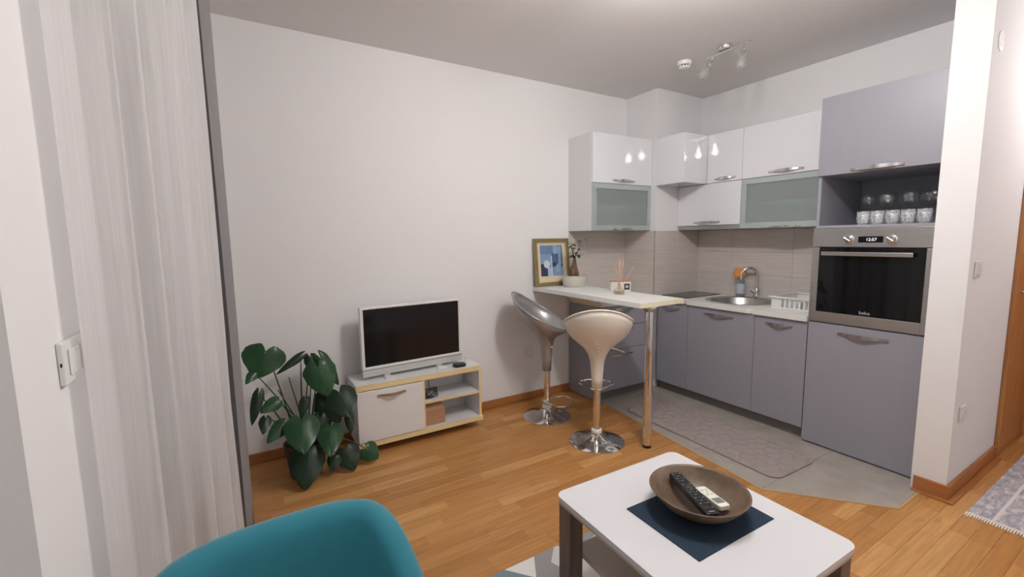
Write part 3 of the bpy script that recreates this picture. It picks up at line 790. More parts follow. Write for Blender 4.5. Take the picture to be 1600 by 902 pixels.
for (gx, gy), wd_ in zip(tg, ['leftmost','second','middle','fourth','rightmost']):
    lab = 'frosted cut glass tumbler above the oven, %s of five from the left' % wd_
    if t0 is None:
        t0 = obj('tumbler', G().lathe([(0,0),(.026,0),(.031,.01),(.034,.04),(.032,.078),(.0305,.078),(.031,.04),(.027,.012),(0,.010)], (gx,gy,1.4352), 24), CUTGLASS, None, smooth='all', label=lab, cat='glass', group='tumblers above the oven'); t0p = (gx, gy)
    else: copy_thing(t0, (gx-t0p[0], gy-t0p[1], 0), lab)

# bar
t = thing('breakfast_bar', (-1.465, -.6, .94), 'white breakfast bar board on a chrome leg running out from the wall', 'counter')
obj('board', G().box(-1.665, -1.265, -.001, -1.19, .94, .972), WORKTOP, t, bevel=.001)
obj('edge_strip', G().box(-1.665, -1.265, -1.19, -1.1915, .9405, .9715), CREAM_EDGE, t, label='cream edge band at the free end')
g = G(); g.lathe([(0,.006),(.028,.006),(.028,.905),(.05,.93),(.05,.9395),(0,.9395)], (-1.541,-1.155,0), 28)
lg = obj('leg', g, CHROME, t, smooth=True, label='round chrome leg')
obj('foot', G().lathe([(0,.0),(.0285,.0),(.0285,.018),(0,.018)], (-1.541,-1.155,.0002), 24), BLACK, lg, smooth=True)
obj('support_block', G().box(-1.265-.05, -1.28, -.011, -.40, .852, .9395), WHITE, t)

# ------------------------------------------------------------------ bar stools
def stool(cx, cy, face, mshell, label, foot_z, lever_dir, studs, tilt=.115, zoff=0, back=.045):
    t = thing('bar_stool', (cx, cy, 0), label, 'stool', 'bar stools at the breakfast bar')
    fx, fy = math.cos(face), math.sin(face)
    obj('base', G().lathe([(0,.0),(.186,.0),(.186,.006),(.17,.014),(.11,.024),(.06,.038),(.034,.058),(.031,.07),(0,.07)], (cx,cy,.0005), 48), CHROME, t, smooth=True)
    obj('collar', G().lathe([(0,.0705),(.036,.0705),(.036,.088),(.031,.094),(0,.094)], (cx,cy,0), 28), WHITEPL, t, smooth=True)
    obj('column', G().lathe([(0,.0945),(.025,.0945),(.025,.40),(0,.40)], (cx,cy,0), 24), CHROME, t, smooth=True)
    # shell: sleeve that flares into a bucket seat; the rim is high at the back
    n = 48; prof = [(0,.366,.034),(.15,.45,.038),(.35,.56,.047),(.45,.61,.062),(.53,.65,.085),(.62,.69,.126),(.72,.727,.165),(.82,.768,.192),(.92,.81,.207),(1,.84,.21)]
    rings = []; vs = []
    for k, (tt, z, r) in enumerate(prof):
        ring = []
        for i in range(n):
            a = 2*PI*i/n; cb = math.cos(a-face)          # +1 front, -1 back
            s_ = max(0, (z-.60)/.24)
            zz = z - zoff*s_ - tilt*s_**1.3*cb - .012*s_*(1-cb*cb) + (.02*s_ if cb < -.5 else 0)*(-cb-.5)
            rr = r*(1+.06*s_*(1-cb*cb))
            ring.append(len(vs)); vs.append((cx+rr*math.cos(a)-fx*back*s_, cy+rr*math.sin(a)-fy*back*s_, zz))
        rings.append(ring)
    inner = [(.985,.838,.198),(.9,.79,.185),(.75,.725,.155),(.6,.695,.115),(.4,.68,.06)]
    for (tt, z, r) in inner:
        ring = []
        for i in range(n):
            a = 2*PI*i/n; cb = math.cos(a-face); s_ = max(0, (z-.60)/.24)
            zz = z+.002 - zoff*s_ - tilt*s_**1.3*cb*(1 if z > .7 else .8) - .012*s_*(1-cb*cb) + (.02*s_ if cb < -.5 else 0)*(-cb-.5)
            ring.append(len(vs)); vs.append((cx+r*(1+.06*s_*(1-cb*cb))*math.cos(a)-fx*back*s_, cy+r*(1+.06*s_*(1-cb*cb))*math.sin(a)-fy*back*s_, zz))
        rings.append(ring)
    vs.append((cx, cy, .68)); last = len(vs)-1
    fs = []
    for a_, b_ in zip(rings, rings[1:]):
        for i in range(n): j = (i+1)%n; fs.append((a_[i], a_[j], b_[j], b_[i]))
    for i in range(n): fs.append((rings[-1][i], rings[-1][(i+1)%n], last))
    fs.append(tuple(reversed(rings[0])))
    sh = obj('seat_shell', G().add(vs, fs), mshell, t, smooth='all')
    obj('rim', G().tube([Vector(vs[i])+Vector((0,0,.001)) for i in rings[9]], .006, 8, closed=True), mshell, sh, smooth='all')
    lx, ly = math.cos(lever_dir), math.sin(lever_dir)
    obj('lever', G().tube([(cx+lx*.06,cy+ly*.06,.655),(cx+lx*.15,cy+ly*.15,.625),(cx+lx*.205,cy+ly*.205,.60)], [.005,.005,.009], 8), CHROME, t, smooth=True)
    # foot ring: rounded hexagon wire clipped round the column
    pts = []
    for u_, v_ in ((-.02,-.028),(.10,-.115),(.15,-.105),(.19,-.05),(.19,.05),(.15,.105),(.10,.115),(-.02,.028),(-.035,.0)):
        pts.append((cx+fx*u_-fy*v_, cy+fy*u_+fx*v_, foot_z))
    obj('foot_ring', G().tube(pts, .006, 8, closed=True), CHROME, t, smooth=True)
    obj('foot_ring_clamp', G().lathe([(.0255,-.012),(.030,-.012),(.030,.012),(.0255,.012)], (cx,cy,foot_z), 24), CHROME, t, smooth=True)
    if studs:
        bx_, by_ = -fx, -fy
        for z, r in ((.600,.0655),(.622,.0795),(.642,.097),(.664,.119)):
            p = Vector((cx+bx_*r, cy+by_*r, z+.012))
            obj('stud', G().lathe([(0,0),(.005,0),(.004,.003),(0,.0035)], p, 10, axis=(bx_,by_,-.6)), CHROME, sh, smooth=True)
    return t
stool(-1.797, -.383, math.radians(-44), SILVERPL, 'silver grey bucket bar stool nearest the wall', .125, math.radians(-115), False, .13, .012, .055)
stool(-1.767, -.919, math.radians(52), CREAMPL, 'cream bucket bar stool seen from behind beside the chrome bar leg', .372, math.radians(-12), True, .092, 0, .03)

# ------------------------------------------------------------------ TV corner
t = thing('tv_cabinet', (-2.754, -.15, .0), 'low white television bench with pale yellow edges and two open niches', 'cabinet')
x0, x1, yf, yb = -3.192, -2.316, -.287, -.016
zt, zl, z0 = .4687, .432, .0595
obj('top', G().box(x0, x1, yb, yf, zl, zt), WHITE, t)
obj('edge_strip', G().box(x0, x1, yf, yf-.0015, zl, zt), RAWEDGE, t)
obj('bottom', G().box(x0, x1+.004, yb, yf, z0, .092), WHITE, t)
obj('edge_strip', G().box(x0, x1+.006, yf, yf-.012, z0, .092), RAWEDGE, t)
obj('side_panel', G().box(x0, x0+.018, yb, yf, .092, zl), WHITE, t)
obj('side_panel', G().box(x1-.018, x1, yb, yf, .092, zl), WHITE, t)
obj('edge_strip', G().box(x1-.018, x1, yf, yf-.0015, .092, zl), RAWEDGE, t)
obj('divider', G().box(-2.762, -2.744, yb, yf, .092, zl), WHITE, t)
obj('edge_strip', G().box(-2.757, -2.744, yf, yf-.0015, .092, zl), RAWEDGE, t)
obj('shelf', G().box(-2.744, x1-.018, yb, yf+.004, .262, .278), WHITE, t)
obj('edge_strip', G().box(-2.744, x1-.018, yf+.004, yf+.002, .262, .278), RAWEDGE, t)
obj('back_panel', G().box(x0+.018, x1-.018, yb, yb-.004, .092, zl), WHITE, t)
d = obj('door', G().box(x0+.002, -2.758, yf, yf-.012, .096, .428), WHITE, t, bevel=.0015)
bow_handle(d, (-2.972, yf-.012, .391), *HY, .185, .018)
for fx_ in (x0+.14, x1-.16):
    for fy_ in (-.07, -.15):
        obj('foot', G().lathe([(0,0),(.02,0),(.022,.0594),(0,.0594)], (fx_,fy_,.0002), 16), BLACK, t, smooth=True)
# TV, turned a little from the wall
TVA, TVB = Vector((-3.126, -.195, 0)), Vector((-2.405, -.150, 0))
tvd = (TVB-TVA).normalized(); tvl = (TVB-TVA).length; tvn = Vector((tvd.y, -tvd.x, 0))   # towards the room
MT = Matrix(((tvd.x, -tvn.x, 0, TVA.x), (tvd.y, -tvn.y, 0, TVA.y), (0,0,1,0), (0,0,0,1)))
t = thing('television', tuple((TVA+TVB)/2+Vector((0,0,zt))), 'white framed flat television with dark screen on the low bench', 'television')
def tvobj(name, g, m, parent, **k): g.xform(MT); return obj(name, g, m, parent, **k)
g = G(); a, b, fr = .542, .948, .022
g.box(0, tvl, 0, .04, b-.014, b); g.box(0, .02, 0, .04, a, b-.014); g.box(tvl-.016, tvl, 0, .04, a, b-.014); g.box(0, tvl, 0, .04, a-.004, a+.012)
g.box(.01, tvl-.01, .03, .065, a+.02, b-.03)
tvobj('bezel', g, WHITEPL, t, bevel=.003)
tvobj('screen', G().box(.018, tvl-.014, .006, .02, a+.010, b-.012), SCREEN, t)
tvobj('sound_bar', G().box(0, tvl, -.006, .03, .49, .529), SILVERBAR, t, bevel=.003)
tvobj('silver_strip', G().box(0, tvl+.004, -.003, .032, .530, .540), mat('tv_strip', srgb(176,178,178), .3, .4), t, bevel=.002)
for u_ in (.165, .545):
    g = G(); g.box(u_-.03, u_+.03, -.045, .12, zt+.0003, zt+.008); g.box(u_-.02, u_+.02, .005, .025, zt+.008, .492)
    tvobj('stand_foot', g, WHITEPL, t, bevel=.002)
# router
t = thing('set_top_box', (-2.44, -.2, zt), 'small black set-top box on the bench by the television', 'box')
g = G().prism(round_rect(-2.505, -2.415, -.262, -.20, .02), zt+.0005, zt+.022)
obj('box_body', g, BLACK, t, bevel=.004)
obj('cable', G().tube([(-2.417,-.22,zt+.012),(-2.39,-.18,zt+.02),(-2.36,-.14,zt+.016),(-2.335,-.10,zt+.008),(-2.335,-.04,zt+.006)], .0022, 6), WHITEPL, t, smooth=True, label='thin white cable')
# cable bundle in the upper niche
pts = []
for i in range(90):
    a = i/89*2*PI*5
    k = i/89
    pts.append((-2.688+.045*math.cos(a)+.006*math.sin(3*a), -.245+.012*math.sin(2*a+k*5), .318+.032*math.sin(a*1.13)))
g = G().tube(pts, .0028, 6); g.tube([(-2.69,-.245,.335),(-2.695,-.23,.38),(-2.69,-.2,.4285)], .0028, 6)
obj('power_cable', g, BLACK, None, smooth='all', label='black coiled power cable in the upper niche of the television bench', cat='cable')
t = thing('cardboard_box', (-2.66, -.2, .092), 'brown cardboard box in the lower niche of the television bench', 'box')
g = G().box(-2.742, -2.592, -.262, -.12, .0925, .200); obj('box_body', g, CARD, t, bevel=.002)
g = G(); v = [(-2.742,-.262,.2002),(-2.592,-.262,.2002),(-2.592,-.12,.2002),(-2.742,-.12,.2002),(-2.742,-.235,.238),(-2.607,-.235,.238),(-2.607,-.14,.238),(-2.742,-.14,.238)]
g.add(v, [(0,3,2,1),(4,5,6,7),(0,1,5,4),(1,2,6,5),(2,3,7,6),(3,0,4,7)]); obj('lid', g, CARD, t, bevel=.002)

# ------------------------------------------------------------------ monstera
t = thing('monstera_plant', (-3.52, -.32, 0), 'large potted monstera with dark heart leaves by the curtain', 'plant')
obj('pot', G().lathe([(0,0),(.085,0),(.11,.18),(.115,.20),(.105,.20),(.095,.175),(0,.175)], (-3.50,-.30,.0004), 32), DARKPOT, t, smooth=True)
obj('soil', G().lathe([(0,.1755),(.094,.1755),(.09,.182),(0,.186)], (-3.50,-.30,.0), 24), SOIL, t, smooth=True)
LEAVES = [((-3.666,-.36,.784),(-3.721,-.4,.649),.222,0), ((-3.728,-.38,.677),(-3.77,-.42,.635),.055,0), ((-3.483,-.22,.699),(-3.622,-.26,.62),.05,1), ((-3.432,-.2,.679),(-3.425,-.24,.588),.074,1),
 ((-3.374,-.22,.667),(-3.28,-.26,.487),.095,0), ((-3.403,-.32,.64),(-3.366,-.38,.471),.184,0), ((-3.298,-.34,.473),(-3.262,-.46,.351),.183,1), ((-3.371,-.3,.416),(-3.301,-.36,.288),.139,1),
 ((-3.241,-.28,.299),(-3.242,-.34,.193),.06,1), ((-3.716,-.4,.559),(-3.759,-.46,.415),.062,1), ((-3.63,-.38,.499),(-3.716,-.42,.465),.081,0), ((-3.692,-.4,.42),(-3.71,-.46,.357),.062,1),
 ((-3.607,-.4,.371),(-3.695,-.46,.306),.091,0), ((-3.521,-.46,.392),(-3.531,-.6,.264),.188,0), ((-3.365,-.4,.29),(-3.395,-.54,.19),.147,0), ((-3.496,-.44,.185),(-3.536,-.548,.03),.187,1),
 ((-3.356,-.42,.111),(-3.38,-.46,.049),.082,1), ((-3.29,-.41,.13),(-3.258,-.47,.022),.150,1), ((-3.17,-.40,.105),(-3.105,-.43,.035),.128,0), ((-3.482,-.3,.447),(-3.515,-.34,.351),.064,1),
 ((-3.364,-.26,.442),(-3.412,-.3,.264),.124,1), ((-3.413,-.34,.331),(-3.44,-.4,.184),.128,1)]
def leaf(base, tip, wid, dark, seed):
    B, T = Vector(base), Vector(tip); ax = T-B; L_ = ax.length; ax.normalize()
    tc = (CAM-(B+T)/2).normalized()+Vector((0,0,.25))
    wv = ax.cross(tc).normalized(); nv = wv.cross(ax).normalized()
    if nv.dot(tc) < 0: nv = -nv
    rnd = random.Random(seed); g = G(); rows = 11; t0 = -.24
    for sd in (-1, 1):
        vs = []; fs = []
        for i in range(rows+1):
            tp = i/rows; tt = t0+(1-t0)*tp
            f = max(0, math.sin(PI*tp**.60))**.75
            if tp > .93: f *= .7
            ho = wid*.5*f*(1+.04*rnd.uniform(-1,1))
            if tt < 0:
                q = tt/t0; hi_ = min(ho*.98, wid*.10*q+.0005)
                if i == 0: hi_ = wid*.13; ho = wid*.20
            else: hi_ = 0
            for k in range(4):
                x = hi_+(ho-hi_)*k/3
                lift = .10*x-.9*x*x/wid + (0 if tt > 0 else -.06*L_*(tt/t0)**2)
                droop = -.14*L_*max(0,tt)**2
                vs.append(B+ax*(L_*tt)+wv*(sd*x)+nv*(lift+droop+.02*wid*math.sin(7*tp+k)*(k/3)))
        for i in range(rows):
            for k in range(3):
                q = (4*i+k, 4*i+k+1, 4*i+k+5, 4*i+k+4)
                fs.append(q if sd > 0 else q[::-1])
        g.add(vs, fs)
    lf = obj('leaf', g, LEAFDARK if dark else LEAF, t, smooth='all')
    return B
root = Vector((-3.50, -.30, .18))
for i, (b_, t_, w_, dk) in enumerate(LEAVES):
    B = leaf(b_, t_, w_, dk, i)
    r0 = root+Vector((random.uniform(-.05,.05), random.uniform(-.04,.04), 0))
    mid = (r0+B)/2+Vector((0, .02, .06+.10*max(0, .35-B.z)))
    pts = []
    for k in range(9):
        s_ = k/8; pts.append((1-s_)**2*r0+2*s_*(1-s_)*mid+s_*s_*B)
    obj('stem', G().tube(pts, [.0055-.0028*k/8 for k in range(9)], 6), STEM, t, smooth='all')
for e_ in ((-3.56,-.30,.60),(-3.62,-.34,.55),(-3.44,-.27,.56)):
    g = G().tube([root+Vector((.01,.01,0)), (root+Vector(e_))/2+Vector((.01,0,.02)), Vector(e_)], [.005,.004,.003], 6)
    obj('stem', g, STEM, t, smooth='all')

# ------------------------------------------------------------------ things on the bar
t = thing('picture_frame', (-1.49, -.03, .972), 'gilt framed blue abstract print leaning on the wall at the bar end', 'picture')
def lean(z, off=0): return -.055-off+(z-.972)*.10
FX0, FX1, FZ0, FZ1 = -1.672, -1.305, .9735, 1.376
def fbox(g, x0, x1, z0, z1, d0, d1, mi=0):
    v = []
    for d_ in (d0, d1):
        for x, z in ((x0,z0),(x1,z0),(x1,z1),(x0,z1)): v.append((x, lean(z, d_), z))
    g.add(v, [(0,1,2,3),(7,6,5,4),(0,4,5,1),(1,5,6,2),(2,6,7,3),(3,7,4,0)], mi); return g
g = G(); fw_ = .032
fbox(g, FX0, FX1, FZ0, FZ0+fw_, -.012, .012); fbox(g, FX0, FX1, FZ1-fw_, FZ1, -.012, .012); fbox(g, FX0, FX0+fw_, FZ0+fw_, FZ1-fw_, -.012, .012); fbox(g, FX1-fw_, FX1, FZ0+fw_, FZ1-fw_, -.012, .012)
obj('frame', g, GOLDFRAME, t, bevel=.005, seg=3)
obj('inner_slip', (lambda g: (fbox(g, FX0+fw_-.004, FX0+fw_+.006, FZ0+fw_, FZ1-fw_, -.004, .008), fbox(g, FX1-fw_-.006, FX1-fw_+.004, FZ0+fw_, FZ1-fw_, -.004, .008), fbox(g, FX0+fw_, FX1-fw_, FZ0+fw_-.004, FZ0+fw_+.006, -.004, .008), fbox(g, FX0+fw_, FX1-fw_, FZ1-fw_-.006, FZ1-fw_+.004, -.004, .008), g)[-1])(G()), mat('slip_gold', srgb(220,200,150), .3, .3), t)
obj('mat_board', fbox(G(), FX0+.025, FX1-.025, FZ0+.025, FZ1-.025, -.010, .0), MATBOARD, t)
pc = [srgb(*c) for c in ((112,138,178),(84,108,150),(150,178,206),(206,218,226),(52,66,92),(132,158,192),(178,198,216))]
pm = [mat('print_tone', c, .6, noise=.18, scale=40) for c in pc]
g = G(); ax0, ax1, az0, az1 = -1.607, -1.375, 1.058, 1.318
W_, H_ = ax1-ax0, az1-az0
fbox(g, ax0, ax1, az0, az1, -.001, .0006, 0)
def rect(u0,u1,v0,v1,mi,l): fbox(g, ax0+u0*W_, ax0+u1*W_, az0+v0*H_, az0+v1*H_, .0, .0006+.0003*l, mi)
rect(.0,.5,.40,.72,5,1); rect(.5,1,.42,.75,1,1); rect(.0,.30,.0,.40,4,1); rect(.3,.52,.0,.28,6,2); rect(.55,1,.0,.30,5,2)
rect(.58,.78,.72,.98,2,2); rect(.52,.72,.30,.42,4,2); rect(.80,.92,.36,.96,2,3); rect(.46,.51,.0,.66,3,3); rect(.68,.88,.10,.36,2,3); rect(.93,1,.30,.40,4,3)
def disc(u,v,r,mi,l,a0=0,a1=360):
    n = 20; cx_, cz_ = ax0+u*W_, az0+v*H_
    ps = [(cx_+r*math.cos(math.radians(a0+(a1-a0)*i/n)), cz_+r*math.sin(math.radians(a0+(a1-a0)*i/n))) for i in range(n+1)]
    vs = [(x, lean(z, .0006+.0003*l), z) for x, z in [(cx_,cz_)]+ps]
    g.add(vs, [(0, i+1, i+2) for i in range(n)], mi)
disc(.28,.40,.042,2,4,0,180); disc(.27,.38,.032,3,5)
obj('print', g, pm, t)
# ficus bonsai
FXc, FYc = -1.372, -.19
t = thing('ficus_bonsai', (FXc, FYc, .972), 'small ficus bonsai with swollen trunk in a pale round pot', 'plant')
obj('pot', G().lathe([(0,0),(.085,0),(.095,.012),(.10,.055),(.099,.088),(.102,.092),(.096,.094),(.092,.088),(.09,.075),(0,.075)], (FXc,FYc,.9722), 40), CERAMIC, t, smooth=True)
obj('soil', G().lathe([(0,.0755),(.0895,.0755),(.08,.08),(0,.084)], (FXc,FYc,.9722), 28), SOIL, t, smooth=True)
zb_ = 1.05
tp = [(FXc-.012,FYc,zb_),(FXc-.010,FYc,zb_+.03),(FXc-.004,FYc,zb_+.07),(FXc,FYc,zb_+.11),(FXc+.002,FYc,zb_+.15),(FXc+.0,FYc,zb_+.165)]
g = G().tube(tp, [.042,.040,.032,.020,.012,.009], 14)
g.tube([(FXc-.03,FYc-.01,zb_),(FXc-.028,FYc-.008,zb_+.05),(FXc-.008,FYc,zb_+.10)], [.018,.016,.009], 8)
g.tube([(FXc+.022,FYc-.012,zb_),(FXc+.018,FYc-.01,zb_+.05),(FXc+.004,FYc,zb_+.10)], [.018,.015,.008], 8)
obj('trunk', g, BARK, t, smooth='all')
br = [[(FXc,FYc,zb_+.155),(FXc-.03,FYc-.01,zb_+.175),(FXc-.055,FYc-.01,zb_+.172)], [(FXc,FYc,zb_+.155),(FXc-.02,FYc,zb_+.22),(FXc-.035,FYc-.01,zb_+.275),(FXc-.085,FYc-.02,zb_+.285)],
      [(FXc,FYc,zb_+.16),(FXc+.025,FYc-.005,zb_+.2),(FXc+.04,FYc-.005,zb_+.25),(FXc+.075,FYc-.01,zb_+.30)]]
lp = []
for b_ in br:
    obj('branch', G().tube(b_, [.005-.001*i for i in range(len(b_))], 6), BARK, t, smooth='all')
    lp += [Vector(p) for p in b_[1:]]
rnd = random.Random(3)
for p in lp:
    for k in range(5):
        a = rnd.uniform(0,2*PI); q = p+Vector((.016*math.cos(a), .010*math.sin(a), rnd.uniform(-.012,.016)))
        ax = Vector((math.cos(a), math.sin(a)*.6, rnd.uniform(-.7,.3))).normalized(); wv = ax.cross(Vector((0,0,1))).normalized()
        L_, Wd = rnd.uniform(.030,.046), rnd.uniform(.011,.016)
        vs = [q, q+ax*L_*.3+wv*Wd, q+ax*L_*.7+wv*Wd*.8, q+ax*L_, q+ax*L_*.7-wv*Wd*.8, q+ax*L_*.3-wv*Wd, q+ax*L_*.5+Vector((0,0,.003))]
        obj('leaf', G().add(vs, [(6,i,(i+1)%6) for i in range(6)]), FICUSLEAF, t, smooth='all')
# reed diffuser and its box
DXc, DYc = -1.435, -.775
t = thing('reed_diffuser', (DXc, DYc, .972), 'small glass reed diffuser with peach sticks on the bar', 'diffuser')
obj('bottle', G().lathe([(0,0),(.040,0),(.042,.006),(.040,.03),(.022,.042),(.014,.05),(.013,.072),(.010,.072),(.011,.05),(.02,.04),(.037,.028),(.038,.008),(0,.006)], (DXc,DYc,.9722), 28), GLASS, t, smooth='all')
obj('oil', G().lathe([(0,.0065),(.0365,.0085),(.0362,.022),(0,.022)], (DXc,DYc,.9722), 24), OIL, t, smooth='all')
for ax_, ay_, ll in ((-.040,.012,.24),(-.012,-.016,.245),(.010,.014,.25),(.034,-.004,.245),(.022,-.02,.25),(.130,-.03,.23)):
    k = math.sqrt(max(.01, ll*ll-ax_*ax_-ay_*ay_))
    b0 = Vector((DXc-ax_*.10, DYc-ay_*.10, .982)); b1 = Vector((DXc+ax_*.9, DYc+ay_*.9, .975+k))
    obj('reed', G().tube([b0, b1], .0019, 6), REED, t, smooth='all')
t = thing('diffuser_box', (-1.30, -.66, .972), 'white card box with brown top and black label behind the reed diffuser', 'box')
g = G().box(-.075, .075, -.022, .022, 0, .074)
Mb = Matrix.Translation((-1.305,-.655,.9724)) @ Matrix.Rotation(math.radians(-28),4,'Z')
obj('box_body', g.xform(Mb), WHITECARD, t, bevel=.001)
obj('box_lid', G().box(-.077, .077, -.024, .024, .072, .079).xform(Mb), CARD, t, bevel=.001)
lbm = mat('label_black', (.03,.03,.03,1), .5)
lb = obj('label_sheet', G().box(.024, .066, -.0232, -.022, .012, .058).xform(Mb), lbm, t, label='black square label')
obj('emblem', G().box(.034, .056, -.0238, -.0231, .026, .045).xform(Mb), BTNGREY, lb)

# ------------------------------------------------------------------ coffee table group
TA = Vector((-2.802, -1.838, 0)); trot = math.radians(-1.4)
MTB = Matrix.Translation(TA) @ Matrix.Rotation(trot, 4, 'Z')
tw, tl, tz = .636, .700, .44
t = thing('coffee_table', tuple(TA+Vector((tw/2,-tl/2,0))), 'white topped coffee table with dark square legs', 'table')
def tobj(name, g, m, parent, **k): return obj(name, g.xform(MTB), m, parent, **k)
tobj('tabletop', G().prism(round_rect(0, tw, -tl, 0, .035), tz-.018, tz), TABLETOP, t, bevel=.001)
tobj('top_edge', G().prism(round_rect(.0008, tw-.0008, -tl+.0008, -.0008, .035), tz-.028, tz-.0175), EDGEWOOD, t, bevel=.001)
LW = .062
for lx_, ly_ in ((.012,-.012-LW),(tw-.012-LW,-.012-LW),(.012,-tl+.012),(tw-.012-LW,-tl+.012)):
    tobj('leg', G().box(lx_, lx_+LW, ly_, ly_+LW, .0085, tz-.0285), DARKWOOD, t, bevel=.002)
g = G().box(.074, tw-.074, -tl+.03, -.03, .20, .222); tobj('shelf', g, SHELFMAT, t)
tobj('shelf_edge', G().box(.072, .074, -tl+.03, -.03, .20, .222), EDGEWOOD, t)
obj('placemat', G().prism([(-2.650,-2.050),(-2.268,-2.060),(-2.276,-2.350),(-2.656,-2.343)], tz+.0002, tz+.0032), NAVY, None, bevel=.001, label='dark navy felt placemat under the bowl on the coffee table', cat='placemat')
BC = (-2.447, -2.185, tz+.0035); br_ = .160; bh = .078
prof = [(0,0),(.070,0),(.088,.006),(.122,.030),(.148,.058),(br_,bh-.002),(br_+.002,bh),(br_-.003,bh+.001),(br_-.008,bh-.004),(.141,.058),(.116,.034),(.084,.013),(0,.009)]
obj('fruit_bowl', G().lathe(prof, BC, 64), BOWLWOOD, None, smooth='all', label='round worn brown wooden bowl on the navy placemat', cat='bowl')
def remote(name, p0, p1, wid, th, m, label, btn, keys, lcd):
    """p0 top end, p1 near end (both centre of the underside)"""
    p0, p1 = Vector(p0), Vector(p1); L_ = (p1-p0).length
    ya = (p1-p0).normalized(); xa = ya.cross(Vector((0,0,1))).normalized(); za = xa.cross(ya)
    if za.z < 0: za = -za; xa = -xa
    M = Matrix(((xa.x,ya.x,za.x,p0.x),(xa.y,ya.y,za.y,p0.y),(xa.z,ya.z,za.z,p0.z),(0,0,0,1)))
    t = thing(name, tuple((p0+p1)/2), label, 'remote control')
    obj('remote_body', G().prism(round_rect(-wid/2, wid/2, 0, L_, wid*.22), 0, th).xform(M), m, t, bevel=.003)
    for u, v, a, b in keys:
        obj('button', G().box(u*wid-a, u*wid+a, v*L_-b, v*L_+b, th-.001, th+.0016).xform(M), btn, t, bevel=.0006, seg=1)
    if lcd: obj('remote_screen', G().box(-wid*.36, wid*.36, lcd[0]*L_, lcd[1]*L_, th-.001, th+.0008).xform(M), LCD, t)
    return M, L_
BTN = mat('rubber_button', (.05,.05,.052,1), .5)
keys = [(u, v, .0045, .003) for v in (.06,.12,.18,.24,.34,.46,.52,.58,.66,.72,.78) for u in (-.28,0,.28)]+[(0,.40,.011,.008),(-.3,.88,.007,.003),(.1,.88,.01,.003)]
M, L_ = remote('remote_control', (-2.420,-2.062,.494), (-2.505,-2.283,.4835), .046, .020, BLACK, 'long black television remote lying across the brown bowl', BTN, keys, None)
g = G()
for u, v, a, b in keys[::2]: g.box(u*.046-.0016, u*.046+.0016, v*L_-.0012, v*L_+.0012, .0212, .0219)
blk = [o for o in bpy.data.objects if o.name.startswith('remote_control')][0]
obj('key_print', g.xform(M), BTNGREY, blk, kind='stuff')
obj('lettering', G().box(-.010,.010,L_*.945,L_*.955,.0200,.0204).xform(M), BTNGREY, blk)
remote('remote_control', (-2.373,-2.137,.4630), (-2.416,-2.266,.4730), .042, .016, REMOTEWHITE, 'short white air conditioner remote with grey screen in the bowl', BTNGREY, [(-.2,.2,.005,.003),(.2,.2,.005,.003),(0,.32,.006,.003),(-.2,.42,.004,.003),(.2,.42,.004,.003)], (.62,.86))

# rugs and mat
RX0, RX1, RY0, RY1 = -3.25, -2.13, -2.95, -1.605
obj('area_rug', G().prism(round_rect(RX0, RX1, RY0, RY1, .01), .0004, .008), RUG, None, bevel=.002, label='pale grey polygon patterned rug under the coffee table', cat='rug')
# kitchen mat: stuffed pebbles raised on a bound sheet
mp_ = Matrix.Translation((-1.21,-.62,0)) @ Matrix.Rotation(math.radians(-91.9),4,'Z')
ml, mw = 1.215, .43
t = thing('kitchen_mat', (-1.0,-1.2,.004), 'long taupe pebbled kitchen mat on the grey tiles', 'mat')
obj('mat_backing', G().prism(round_rect(0, ml, 0, mw, .07), .0038, .0085).xform(mp_), MAT_EDGE, t)
def mat_top():
    g = G(); nx, ny = 170, 62
    rnd = random.Random(5); seeds = []
    for i in range(15):
        for j in range(6): seeds.append(((i+.5+(.5 if j%2 else 0)+rnd.uniform(-.22,.22))*ml/15, (j+.5+rnd.uniform(-.2,.2))*mw/6))
    bins = {}
    for s_ in seeds: bins.setdefault((int(s_[0]/.08), int(s_[1]/.08)), []).append(s_)
    def hgt(x, y):
        bx_, by_ = int(x/.08), int(y/.08); ds = []
        for a in (-2,-1,0,1,2):
            for b in (-1,0,1):
                for sx_, sy_ in bins.get((bx_+a, by_+b), ()): ds.append(math.hypot((x-sx_)*.8, y-sy_))
        ds.sort()
        if len(ds) < 2: return 0
        return min(1, (ds[1]-ds[0])/.032)**.7
    vs = []; r = .07
    for i in range(nx+1):
        for j in range(ny+1):
            x, y = ml*i/nx, mw*j/ny
            dx_ = max(r-x, x-(ml-r), 0); dy_ = max(r-y, y-(mw-r), 0)
            dist = math.hypot(dx_, dy_)
            if dist > r and dx_ > 0 and dy_ > 0:
                k = r/dist; cx_ = r if x < r else ml-r; cy_ = r if y < r else mw-r
                x = cx_+(x-cx_)*k; y = cy_+(y-cy_)*k
            e = min(x, ml-x, y, mw-y)
            if dx_ > 0 and dy_ > 0: e = max(0, r-min(dist, r))
            s_ = min(1, e/.012)
            vs.append((x, y, .0086+s_*(.0020+.0115*hgt(x, y))))
    fs = [(i*(ny+1)+j, (i+1)*(ny+1)+j, (i+1)*(ny+1)+j+1, i*(ny+1)+j+1) for i in range(nx) for j in range(ny)]
    return g.add(vs, fs)
obj('pebble_surface', mat_top().xform(mp_), MAT_GREY, t, smooth='all')
t = thing('hall_runner', (-.0, -2.85, 0), 'worn blue grey runner with pale fringe on the hall floor', 'rug')
obj('runner_sheet', G().box(-.745, .70, -3.25, -2.484, .0004, .007), HALLRUG, t, bevel=.002)
g = G(); rnd = random.Random(2)
g.box(-.757, -.745, -3.25, -2.484, .0006, .0065)
y = -3.25
